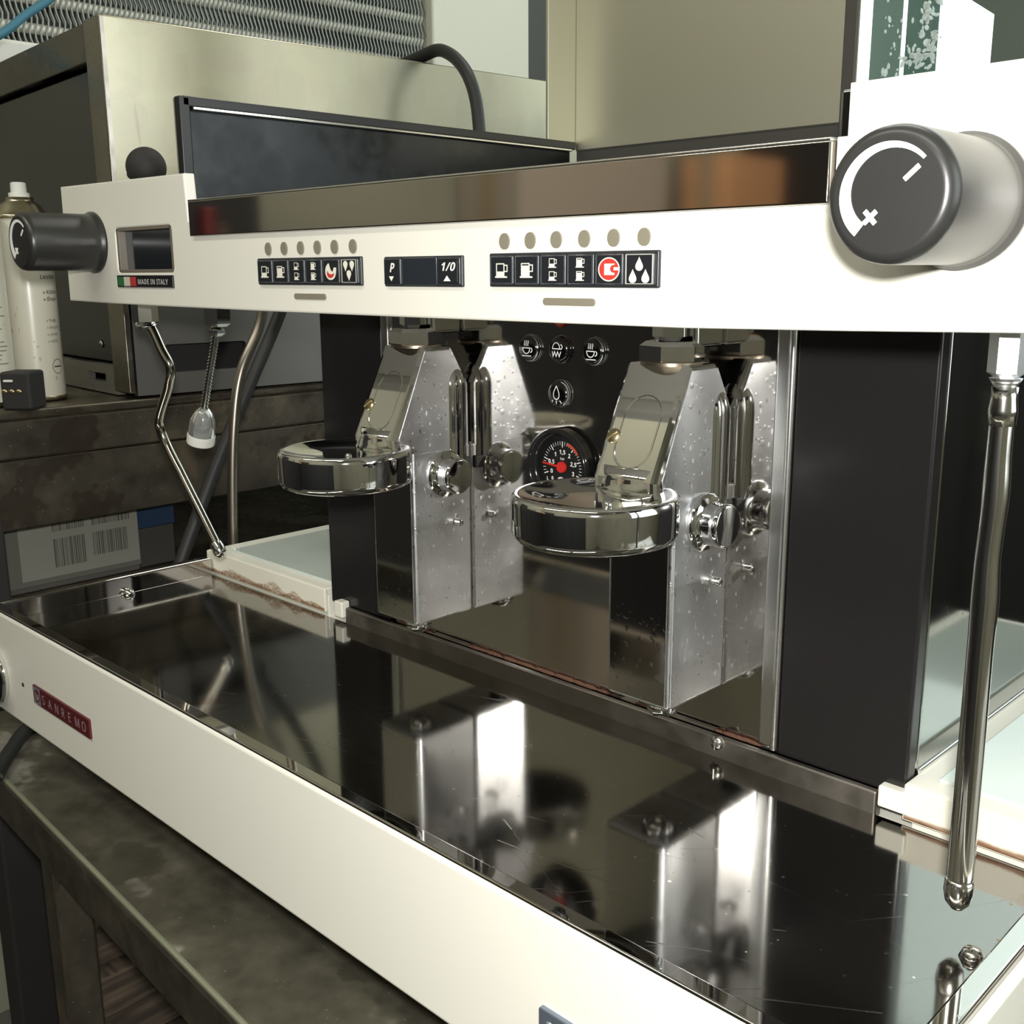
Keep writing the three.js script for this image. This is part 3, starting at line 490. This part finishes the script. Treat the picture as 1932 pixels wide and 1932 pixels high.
// --- brew groups
function brewGroup(xc) {
  const hw = 0.075;
  // folded steel column below the group
  const col = part(mc, 'group_column', box(xc - hw, xc + hw, -0.805, -0.393, -1.709, -1.53, 0.009, 4), M.column);
  part(col, 'front_plate', box(xc - hw + 0.009, xc + hw - 0.0095, -0.797, -0.40, -1.532, -1.528, 0.0015), M.columnFront);
  part(col, 'column_bolt', [lathe([[0, -0.834], [0.016, -0.834], [0.028, -0.828], [0.033, -0.820], [0.033, -0.80], [0, -0.80]], 6).translate(xc + 0.030, 0, -1.572)], M.chrome);
  part(col, 'side_screw', alongX(lathe([[0, 0.022], [0.006, 0.022], [0.0085, 0.019], [0.0085, 0.012], [0.0075, 0.011], [0.0085, 0.010], [0.0085, 0], [0, 0]], 16)).translate(xc + hw, -0.575, -1.655), M.chromeDull);
  // cast neck: side outline in (z, y), extruded across, with rounded edges
  const prof = shape([[1.575, -0.166], [1.655, -0.166], [1.709, -0.252], [1.709, -0.40], [1.48, -0.40], [1.478, -0.365]]);
  const neck = extrude(prof, 2 * hw, 0.016, 4).rotateY(Math.PI / 2).translate(xc - hw, 0, 0);   // (x=-z)
  neck.scale(1, 1, 1);
  const g = part(mc, 'brew_group', [neck, box(xc - 0.05, xc + 0.05, -0.14, -0.06, -1.71, -1.62, 0.01)], M.chrome);
  const ck = extrude(shape([[1.572, -0.174], [1.652, -0.174], [1.70, -0.255], [1.70, -0.402], [1.536, -0.402], [1.497, -0.388], [1.492, -0.36]]), 0.002, 0.0008, 1).rotateY(Math.PI / 2);
  part(g, 'side_cheek', ck.clone().translate(xc + hw - 0.0010, 0, 0), M.column, { label: 'water spotted satin side cheek' });
  // raised oval panel on the neck front
  const tilt = Math.atan2(1.575 - 1.478, 0.199), N = 28, s = new THREE.Shape(), hole = new THREE.Path();
  const pill = (p, w, h0, h1) => { p.moveTo(w, h0 + w); p.lineTo(w, h1 - w); p.absarc(0, h1 - w, w, 0, Math.PI); p.lineTo(-w, h0 + w); p.absarc(0, h0 + w, w, Math.PI, 2 * Math.PI); };
  pill(s, 0.043, -0.088, 0.058); pill(hole, 0.038, -0.083, 0.053); s.holes.push(hole);
  part(g, 'neck_relief', extrude(s, 0.005, 0.0018, 2, 24).rotateX(-tilt).translate(xc, -0.272, -1.5283), M.chrome);
  part(g, 'neck_screw', [alongZ(lathe([[0, 0.012], [0.010, 0.011], [0.0145, 0.006], [0.0155, 0], [0, 0]], 20)).rotateX(-tilt).translate(xc - 0.05, -0.298, -1.516), box(-0.0125, 0.0125, -0.002, 0.002, 0, 0.013, 0.001).rotateZ(0.8).rotateX(-tilt).translate(xc - 0.05, -0.298, -1.516)], M.brass);
  // pipe at the back corner of the neck
  part(g, 'back_pipe', [new THREE.CylinderGeometry(0.036, 0.036, 0.17, 28).translate(xc + 0.052, -0.345, -1.668), new THREE.SphereGeometry(0.036, 24, 12).scale(1, 1.6, 1).translate(xc + 0.052, -0.262, -1.668)], M.chrome);
  part(g, 'pipe_bush', box(xc + 0.04, xc + 0.085, -0.455, -0.425, -1.705, -1.655, 0.004), M.blackMatt);
  part(g, 'hex_nut', [hexNut(0.060, -0.168, -0.126).rotateY(0.3).translate(0, 0, 0)].map((q) => q.translate(xc + 0.005, 0, -1.607)), M.chrome);
  part(g, 'hex_head', [hexNut(0.036, -0.126, -0.06).rotateY(0.15).translate(xc + 0.005, 0, -1.607)], M.chrome);
  part(g, 'gasket', new THREE.CylinderGeometry(0.057, 0.057, 0.006, 36).translate(xc + 0.005, -0.166, -1.607), std([0.34, 0.29, 0.22], 0.35, 1));
  // brew ring: round dish open at the top, raised rim
  const R = 0.147, ring = lathe([[0, -0.456], [0.10, -0.459], [0.132, -0.459], [0.143, -0.453], [R, -0.441], [R, -0.392], [0.1445, -0.381], [0.139, -0.377], [0.131, -0.378], [0.10, -0.387], [0.06, -0.391], [0, -0.392]], 96).translate(xc, 0, -1.40);
  part(g, 'brew_ring', ring, M.chrome);
  part(g, 'ring_pin', new THREE.SphereGeometry(0.007, 14, 10).translate(xc + 0.055, -0.386, -1.368), M.chrome);
  part(g, 'neck_fillet', (() => { const f = lathe([[0.0, -0.395], [0.092, -0.394], [0.078, -0.383], [0.07, -0.365], [0.066, -0.345], [0, -0.345]], 48); f.scale(1, 1, 0.62).translate(xc, 0, -1.512); return f; })(), M.chrome);
  // purge knob on the right side
  const kn = part(g, 'purge_knob', alongX(lathe([[0, 0], [0.053, 0], [0.055, 0.004], [0.055, 0.010], [0.049, 0.015], [0.042, 0.018], [0.040, 0.022], [0.040, 0.036], [0.0385, 0.039], [0.041, 0.043], [0.041, 0.051], [0.036, 0.055], [0, 0.056]], 40)).translate(xc + 0.0735, -0.457, -1.625), M.chrome);
}
brewGroup(-1.889); brewGroup(-1.174);
// --- push buttons, pressure gauge, warning light on the backsplash
for (const [x, y, c] of [[-1.618, -0.165, 2], [-1.530, -0.164, 3], [-1.436, -0.164, 2], [-1.531, -0.258, 4]]) {
  let b = alongZ(lathe([[0, 0.016], [0.020, 0.0155], [0.026, 0.012], [0.029, 0.006], [0.030, 0], [0, 0]], 40)); b = b.index ? b.toNonIndexed() : b;
  const p = b.attributes.position, n = b.attributes.normal, uv = b.attributes.uv, cc = cellOf(c, 1);
  for (let i = 0; i < p.count; i++) Math.abs(n.getZ(i)) > 0.6 ? uv.setXY(i, cc[0] + (cc[2] - cc[0]) * THREE.MathUtils.clamp(p.getX(i) / 0.052 + 0.5, 0, 1), cc[1] + (cc[3] - cc[1]) * THREE.MathUtils.clamp(p.getY(i) / 0.052 + 0.5, 0, 1)) : uv.setXY(i, 0.52, 0.62);
  part(mc, 'push_button', b.translate(x, y, -1.71), phy([1, 1, 1], 0.15, 0, { map: tKeys, clearcoat: 0.8, clearcoatRoughness: 0.05 }), { keepUV: true });
}
part(mc, 'warning_light', alongZ(lathe([[0, 0.016], [0.010, 0.013], [0.0145, 0.004], [0.015, 0], [0, 0]], 20)).translate(-1.532, -0.104, -1.71), M.redLens);
const tDial = canvasTex(512, 512, (x, w) => {
  x.fillStyle = '#0d0d0e'; x.fillRect(0, 0, w, w); x.translate(256, 256); x.strokeStyle = '#e8e8e4'; x.fillStyle = '#f0f0ec'; x.textAlign = 'center'; x.textBaseline = 'middle';
  const at = (v) => Math.PI * (200 - 220 * v / 3) / 180;
  for (let i = 0; i <= 30; i++) { const a = at(i / 10), big = i % 5 === 0; x.lineWidth = big ? 8 : 4; x.beginPath(); x.moveTo(196 * Math.cos(a), -196 * Math.sin(a)); x.lineTo((big ? 150 : 168) * Math.cos(a), -(big ? 150 : 168) * Math.sin(a)); x.stroke(); }
  x.strokeStyle = '#b5452f'; x.lineWidth = 22; x.beginPath(); x.arc(0, 0, 186, -at(1.7), -at(2.25)); x.stroke();
  x.font = 'bold 46px sans-serif'; [['0', 0], ['0,5', 0.5], ['1', 1], ['1,5', 1.5], ['2', 2], ['2,5', 2.5], ['3', 3]].forEach(([s, v]) => x.fillText(s, 116 * Math.cos(at(v)), -116 * Math.sin(at(v)) + 2));
  x.font = '30px sans-serif'; x.fillText('bar', 0, -64); x.font = 'bold 40px sans-serif'; x.fillText('0', -100, 96); x.fillText('L', -150, 104);
});
{
  const cx = -1.522, cy = -0.416, r = 0.086;
  const g = part(mc, 'pressure_gauge', alongZ(lathe([[0, 0], [r, 0], [r, 0.026], [r - 0.003, 0.030], [r - 0.009, 0.030], [r - 0.012, 0.024], [r - 0.013, 0.004], [0, 0.004]], 56)).translate(cx, cy, -1.71), std([0.02, 0.02, 0.02], 0.12, 0.4));
  part(g, 'dial', new THREE.CircleGeometry(r - 0.013, 56).translate(cx, cy, -1.7045), std([1, 1, 1], 0.5, 0, { map: tDial }), { keepUV: true });
  part(g, 'needle', box(-0.055, 0.0, -0.0022, 0.0022, 0, 0.002, 0.001).rotateZ(-0.09).translate(cx, cy, -1.702), M.red);
  part(g, 'needle_hub', alongZ(new THREE.CylinderGeometry(0.0115, 0.0125, 0.006, 24)).translate(cx, cy, -1.701), M.red);
  part(g, 'zero_pin', alongZ(new THREE.CylinderGeometry(0.008, 0.008, 0.004, 18)).translate(cx - 0.003, cy - 0.030, -1.703), M.capWhite);
}
// --- apron badges and knob
const tBadge = canvasTex(1024, 160, (x, w, h) => {
  x.fillStyle = '#5d2529'; x.fillRect(0, 0, w, h); x.strokeStyle = '#8d8c93'; x.lineWidth = 6; x.strokeRect(3, 3, w - 6, h - 6);
  x.fillStyle = '#7f7c84'; x.fillRect(6, 6, 138, h - 12); x.fillStyle = '#5d2529'; x.beginPath(); x.arc(76, 80, 52, 0, 7); x.fill();
  x.strokeStyle = '#b5a3a8'; x.lineWidth = 13; x.beginPath(); x.arc(76, 80, 32, -0.5, 4.3); x.stroke(); x.beginPath(); x.arc(84, 80, 12, 0.4, 5); x.stroke();
  x.fillStyle = '#b39aa0'; x.font = '108px sans-serif'; x.textBaseline = 'middle'; const s = 'SANREMO'; for (let i = 0; i < 7; i++) x.fillText(s[i], 172 + i * 120, 84);
});
part(mc, 'name_badge', printed(-2.735, -2.405, -1.0955, -1.045, -1.002, -0.994, 0.002, [0, 0, 1, 1], [0.97, 0.9]), std([1, 1, 1], 0.35, 0.2, { map: tBadge }), { keepUV: true, label: 'dark red name badge with pale letters' });
part(mc, 'lower_badge', [(() => { const s = roundRect(-0.928, -0.60, -1.135, -1.042, 0.004); s.holes.push(roundRect(-0.912, -0.616, -1.120, -1.057, 0.004)); return extrude(s, 0.01, 0.002).translate(0, 0, -1.002); })()], std([0.22, 0.26, 0.33], 0.3, 0.7), { label: 'blue grey framed plate' });
part(mc, 'badge_field', box(-0.913, -0.615, -1.121, -1.056, -1.002, -0.997, 0.002), M.whiteRaw);
part(mc, 'apron_hole', alongZ(new THREE.CylinderGeometry(0.0055, 0.0055, 0.004, 14)).translate(-2.813, -1.069, -1.0), M.blackMatt);
{
  const k = part(mc, 'apron_knob', alongZ(lathe([[0, 0], [0.075, 0], [0.075, 0.05], [0.068, 0.06], [0, 0.062]], 40)).translate(-2.995, -1.085, -1.0), M.blackGloss);
  part(k, 'chrome_ring', alongZ(lathe([[0.070, 0], [0.082, 0], [0.084, 0.010], [0.080, 0.018], [0.0752, 0.018]], 40)).translate(-2.995, -1.085, -1.0), M.chrome);
}
// ================================================================ things around
// spray cans on the side table
const tCan = canvasTex(1024, 1024, (x, w, h) => {
  x.fillStyle = '#d9d6c6'; x.fillRect(0, 0, w, h); x.fillStyle = '#4a4a46';
  const put = (s, a, b, px, bold) => { x.font = `${bold ? 'bold ' : ''}${px}px sans-serif`; x.fillText(s, a, b); };
  for (const o of [0, 512]) {
    put('Einfach', 120 + o, 300, 34, true); put('Leichte', 120 + o, 345, 34, true); put('» Kühlen', 128 + o, 430, 30, true); put('» Druck', 128 + o, 470, 30, true);
    put('» frequ', 134 + o, 590, 26); put('» empfin', 134 + o, 630, 26); put('» unver', 134 + o, 670, 26); put('» nicht', 134 + o, 710, 26);
    x.strokeStyle = '#77756a'; x.lineWidth = 5; x.beginPath(); x.arc(190 + o, 850, 42, 0, 7); x.stroke(); x.fillRect(160 + o, 846, 60, 8);
    x.fillStyle = '#8a8878'; if (!o) for (let i = 0; i < 22; i++) { x.fillRect(330 + o, 300 + i * 24, 60 + 90 * rnd(), 7); } x.fillStyle = '#4a4a46';
  }
  x.fillStyle = 'rgba(120,90,50,0.25)'; for (let i = 0; i < 40; i++) { x.beginPath(); x.ellipse(rr(0, w), rr(300, h), rr(2, 10), rr(2, 18), 0, 0, 7); x.fill(); }
});
const canMat = phy([1, 1, 1], 0.3, 0, { map: tCan, clearcoat: 0.4, clearcoatRoughness: 0.15 });
function sprayCan(x, z, turn, label, nozzle) {
  const y0 = -0.4365, r = 0.089, e = 0.05, t = thing('spray_can', label, 'spray can', [x, y0, z], { local: true, turn, group: 'white spray cans on the side table' });
  const body = new THREE.CylinderGeometry(r, r, 0.555 + e, 48, 1, true).translate(0, 0.2935 + e / 2, 0);
  part(t, 'can_body', body, canMat, { keepUV: true });
  part(t, 'bottom_rim', lathe([[0, 0.001], [0.084, 0.001], [0.092, 0.006], [0.092, 0.014], [r, 0.018]], 40), M.gold);
  part(t, 'shoulder', lathe([[0.094, 0.566], [0.096, 0.574], [0.092, 0.580], [0.080, 0.588], [0.064, 0.612], [0.05, 0.624], [0.044, 0.626], [0.044, 0.638], [0, 0.638]], 44).translate(0, e, 0), M.gold);
  if (nozzle) part(t, 'nozzle', lathe([[0.034, 0.638], [0.034, 0.652], [0.026, 0.655], [0.025, 0.685], [0.02, 0.688], [0, 0.684]], 28).translate(0, e, 0), M.capWhite);
  else part(t, 'nozzle', lathe([[0.05, 0.636], [0.05, 0.69], [0.045, 0.70], [0, 0.70]], 28), M.capWhite);
}
sprayCan(-3.85, -1.535, 0.9, 'white spray can with a bare white nozzle standing against the cabinet front', true);
sprayCan(-3.795, -1.345, -0.77, 'white spray can at the left picture edge in front of the other can', false);
{
  const b = [-3.632, -0.437, -1.397], t = thing('connector_block', 'small black connector block beside the spray cans on the table edge', 'connector', b, { local: true, turn: 0.713 });
  part(t, 'block_body', box(-0.05, 0.05, 0, 0.125, -0.053, 0.053, 0.010), M.blackMatt);
  for (const x of [-0.036, -0.012, 0.012]) part(t, 'contact', new THREE.SphereGeometry(0.009, 12, 8).scale(1.2, 0.8, 0.5).translate(x, 0.062, 0.053), M.brass);
  part(t, 'latch', box(-0.036, -0.004, 0.092, 0.100, 0.05, 0.058, 0.003), M.capWhite);
}
// carton and blue box on the shelf under the side table
const tLabel = canvasTex(1024, 512, (x, w, h) => {
  x.fillStyle = '#63625a'; x.fillRect(0, 0, w, h); x.fillStyle = '#8a897f'; x.fillRect(110, 0, 914, 470); x.fillStyle = '#403f39';
  for (const [x0, x1, y0, y1] of [[360, 600, 10, 110], [660, 960, 10, 110], [360, 590, 170, 400], [660, 930, 170, 360]]) for (let a = x0; a < x1;) { const bw = rr(2, 9); x.fillRect(a, y0, bw, y1 - y0); a += bw + rr(3, 11); }
});
{
  const b = [-3.95, -1.119, -1.58], t = thing('carton', 'grey carton with a barcode label on the shelf under the side table', 'carton', b);
  part(t, 'carton_body', box(-4.2, -3.82, -1.119, -0.85, -1.84, -1.34, 0.008), std([0.09, 0.085, 0.075], 0.85));
  const pl = printed(-0.25, 0.25, -0.11, 0.125, -0.004, 0.004, 0.001, [0, 0, 1, 1], [0.02, 0.5]).rotateY(Math.PI / 2).translate(-3.819, -0.985, -1.59);
  part(t, 'barcode_label', pl, std([1, 1, 1], 0.7, 0, { map: tLabel }), { keepUV: true, label: 'pale label with black barcodes' });
  const b2 = [-3.95, -1.119, -1.92], t2 = thing('blue_box', 'small dark blue box next to the barcode carton', 'box', b2);
  part(t2, 'box_body', box(-4.1, -3.84, -1.119, -0.965, -2.0, -1.85, 0.006), std([0.05, 0.045, 0.04], 0.8));
  part(t2, 'box_lid', box(-4.105, -3.835, -0.965, -0.86, -2.005, -1.845, 0.006), std([0.015, 0.035, 0.085], 0.5));
}
// hoses behind the machine
single('steel_hose', tube([[-3.14, 0.05, -2.035], [-3.14, -0.150, -2.007], [-3.14, -0.320, -1.918], [-3.14, -0.49, -1.879], [-3.14, -0.736, -1.855], [-3.14, -1.08, -1.84], [-3.14, -1.38, -1.835]], 0.017, 90, 16), M.hoseSteel, 'thin steel coloured hose hanging straight down left of the machine', 'hose', [-3.14, -1.38, -1.835]);
single('black_hose', tube([[-3.26, 0.05, -2.24], [-3.26, -0.140, -2.16], [-3.26, -0.367, -2.03], [-3.26, -0.611, -1.89], [-3.26, -0.94, -1.722], [-3.26, -1.2, -1.60], [-3.26, -1.37, -1.50]], 0.022, 90, 16), M.rubber, 'thick black hose slanting down behind the left steam wand', 'hose', [-3.26, -1.38, -1.50]);
single('black_cable', tube([[-3.36, -1.377, -1.35], [-3.25, -1.377, -1.16], [-3.13, -1.377, -1.06], [-3.06, -1.378, -1.01], [-2.995, -1.385, -0.962]], 0.021, 40, 14), M.rubber, 'black cable lying on the table under the left end of the apron', 'cable', [-3.13, -1.4, -1.05]);
// power cable over the cabinet edge into the machine back
single('power_cable', tube([[-3.85, 0.853, -3.14], [-3.70, 0.853, -3.13], [-3.56, 0.866, -3.12], [-3.47, 0.872, -3.11], [-3.39, 0.852, -3.09], [-3.30, 0.805, -3.07], [-3.22, 0.735, -3.05], [-3.18, 0.642, -3.05], [-3.15, 0.506, -3.04], [-3.13, 0.3, -3.04], [-3.12, -0.2, -3.04], [-3.12, -1.37, -3.04]], 0.025, 120, 16), M.rubber, 'thick black cable looping over the steel cabinet edge', 'cable', [-3.12, -1.4, -3.04]);
// finned condenser and white board on the left wall
{
  const t = thing('condenser', 'wire and tube condenser grille hanging high on the left wall', 'condenser', [-5.6, 0.95, -3.4]);
  const z0 = -1.6, z1 = -4.90, y0 = 0.98, y1 = 2.3, tubes = std([0.80, 0.79, 0.70], 0.45, 0.3), wire = std([0.26, 0.27, 0.24], 0.45, 0.6);
  for (let k = 0; k < 9; k++) part(t, 'tube', tube([[-5.6, y0 + 0.05 + k * 0.135, z0], [-5.6, y0 + 0.05 + k * 0.135, (z0 + z1) / 2], [-5.6, y0 + 0.05 + k * 0.135, z1]], 0.026, 6, 10), tubes);
  const ws = []; for (let i = 0; i < 120; i++) { const z = z0 + (z1 - z0) * (i + 0.5) / 120; for (const x of [-5.565, -5.635]) { const g = new THREE.PlaneGeometry(0.01, y1 - y0, 1, 44).rotateY(Math.PI / 2); const h = new THREE.BoxGeometry(0.008, y1 - y0, 0.008, 1, 40, 1), p = h.attributes.position; for (let q = 0; q < p.count; q++) p.setZ(q, p.getZ(q) + 0.010 * Math.sin(p.getY(q) * Math.PI * 2 / 0.135)); ws.push(h.translate(x, (y0 + y1) / 2, z)); } }
  part(t, 'wires', ws, wire, { kind: 'stuff' });
  part(t, 'back_plate', box(-5.98, -5.72, y0, y1, z1, z0, 0.01), M.darkGrey);
}
single('white_board', box(-5.98, -5.5, 0.4, 3.2, -5.80, -4.905, 0.02), std([0.68, 0.68, 0.58], 0.6), 'plain off-white board beside the condenser on the wall', 'board', [-5.7, 0.4, -5.35]);
single('dark_gap', box(-5.98, -5.6, FLOOR, 4, -6.3, -5.82, 0.02), std([0.06, 0.06, 0.055], 0.6), 'dark upright filling the gap beside the off-white board', 'post', [-5.8, FLOOR, -6.05]);  // dark block stands for the dark gap beside the board
single('white_box', box(-5.5, -5.2, -0.436, 1.025, -2.5, -1.9, 0.02), std([0.72, 0.72, 0.66], 0.6), 'tall pale box standing on the side table behind the steel cabinet', 'box', [-5.35, -0.436, -2.2]);
single('blue_cable', tube([[-4.5, 1.5, -2.4], [-4.5, 1.20, -2.14], [-4.5, 1.06, -1.995], [-4.5, 0.985, -1.894], [-4.5, 0.90, -1.79], [-4.5, 0.8, -1.62], [-4.5, 0.6, -1.2]], 0.016, 60, 12), std([0.06, 0.2, 0.28], 0.5), 'thin blue cable hanging in front of the condenser', 'cable', [-4.5, 0.6, -1.2]);
// slatted crate under the work table
{
  const t = thing('slatted_crate', 'old brown slatted crate under the work table', 'crate', [-3.0, FLOOR + 0.56, -1.5]);
  for (let k = 0; k < 7; k++) { const y = -1.93 - 0.155 * k; part(t, 'slat', box(-2.97, -2.93 + 0.04 * (k % 2), y - 0.14, y, -2.2, -1.09, 0.008), M.wood); }
  part(t, 'crate_post', box(-3.05, -2.97, FLOOR + 0.56, -1.93, -1.2, -1.1, 0.008), M.wood);
  part(t, 'crate_post', box(-3.05, -2.97, FLOOR + 0.56, -1.93, -2.2, -2.1, 0.008), M.wood);
  part(t, 'crate_bottom', box(-3.6, -2.97, FLOOR + 0.56, FLOOR + 0.62, -2.2, -1.1, 0.008), M.wood);
}
// cardboard boxes behind the eye, mirrored in the polished strip
{
  const mk = (x0, x1, y0, y1, z0, z1, label, mat) => {
    const t = thing('cardboard_box', label, 'box', [(x0 + x1) / 2, y0, (z0 + z1) / 2]);
    part(t, 'box_walls', box(x0, x1, y0, y1, z0, z1, 0.01), mat); part(t, 'tape', box((x0 + x1) / 2 - 0.08, (x0 + x1) / 2 + 0.08, y0 + 0.02, y1 + 0.003, z0 - 0.003, z1 + 0.003, 0.002), std([0.45, 0.33, 0.2], 0.4));
  };
  single('wall_shelf', box(-5.99, -3.0, 0.04, 0.1, 4.9, 5.99, 0.01), M.tableDark, 'wall shelf holding cardboard boxes behind the viewpoint', 'shelf', [-4.5, 0.04, 5.4]);
  mk(-5.97, -5.35, 0.202, 1.5, 2.9, 4.6, 'long brown cardboard box on the low black unit behind the viewpoint', std([0.50, 0.41, 0.33], 0.85));
  mk(-5.50, -5.02, 0.102, 0.90, 5.0, 5.8, 'orange brown cardboard box on the wall shelf', M.card);
  single('shade_board', box(-5.5, -3.1, 0.11, 1.9, 5.9, 5.99, 0.01), M.blackMatt, 'black board out of view behind the boxes, stands for the shaded wall', 'board', [-4.3, 0.11, 5.95]);  // unseen black board standing for shade on the wall mirrored in the strip
  // dark storage along the walls, out of view, placed to darken the reflections
  const c1 = thing('unseen_cupboard', 'long black unit out of view along the left wall, darkens the backsplash reflection', 'unseen_cupboard', [-5.6, FLOOR, 2.2]);
  part(c1, 'carcass', [box(-5.99, -5.24, FLOOR, 1.0, -0.3, 0.75, 0.02), box(-5.99, -5.24, FLOOR, 0.2, 0.74, 4.8, 0.02)], M.blackMatt);
  for (let k = 0; k < 5; k++) { const d = part(c1, 'door', box(-5.245, -5.21, FLOOR + 0.3, k ? 0.1 : 0.9, -0.25 + k, 0.70 + k, 0.01), M.blackMatt); part(d, 'handle', box(-5.212, -5.19, -1.2, -0.8, 0.56 + k, 0.60 + k, 0.008), M.chromeDull); }
  const c2 = thing('unseen_cupboard', 'black low unit out of view under the wall shelf, darkens the backsplash reflection', 'unseen_cupboard', [-1.5, FLOOR, 5.5]);
  part(c2, 'carcass', box(-5.2, 2.4, FLOOR, -0.05, 5.1, 5.99, 0.02), M.blackMatt);
  for (let k = 0; k < 6; k++) { const d = part(c2, 'door', box(-5.1 + k * 1.24, -3.92 + k * 1.24, FLOOR + 0.3, -0.15, 5.07, 5.105, 0.01), M.blackMatt); part(d, 'handle', box(-4.1 + k * 1.24, -4.06 + k * 1.24, -1.2, -0.8, 5.05, 5.075, 0.008), M.chromeDull); }
  const c3 = thing('unseen_cupboard', 'tall dark unit out of view under the window, darkens the body side reflection', 'unseen_cupboard', [2.4, FLOOR, -7.6]);
  part(c3, 'carcass', box(0.1, 5.2, FLOOR, 1.2, -7.99, -7.35, 0.02), M.blackMatt);
  for (let k = 0; k < 4; k++) { const d = part(c3, 'door', box(0.15 + k * 1.26, 1.36 + k * 1.26, FLOOR + 0.3, 1.1, -7.36, -7.32, 0.01), M.blackMatt); part(d, 'handle', box(1.26 + k * 1.26, 1.3 + k * 1.26, -1.2, -0.8, -7.325, -7.3, 0.008), M.chromeDull); }
  const r = thing('unseen_red_box', 'small red box out of view behind the viewpoint, mirrored in the polished strip', 'box', [-5.15, 0.13, 0.42]);  // unseen box, placed for the red spot mirrored in the strip
  part(r, 'box_body', box(-5.205, -5.12, 0.14, 0.33, 0.335, 0.405, 0.02), std([0.16, 0.012, 0.012], 0.5));
  part(r, 'box_plate', box(-5.205, -5.19, 0.17, 0.26, 0.44, 0.51, 0.004), M.wood);
}
for (const o of scene.children) o.traverse((m) => { if (m.isMesh) { m.castShadow = true; m.receiveShadow = true; } });
renderer.render(scene, camera);
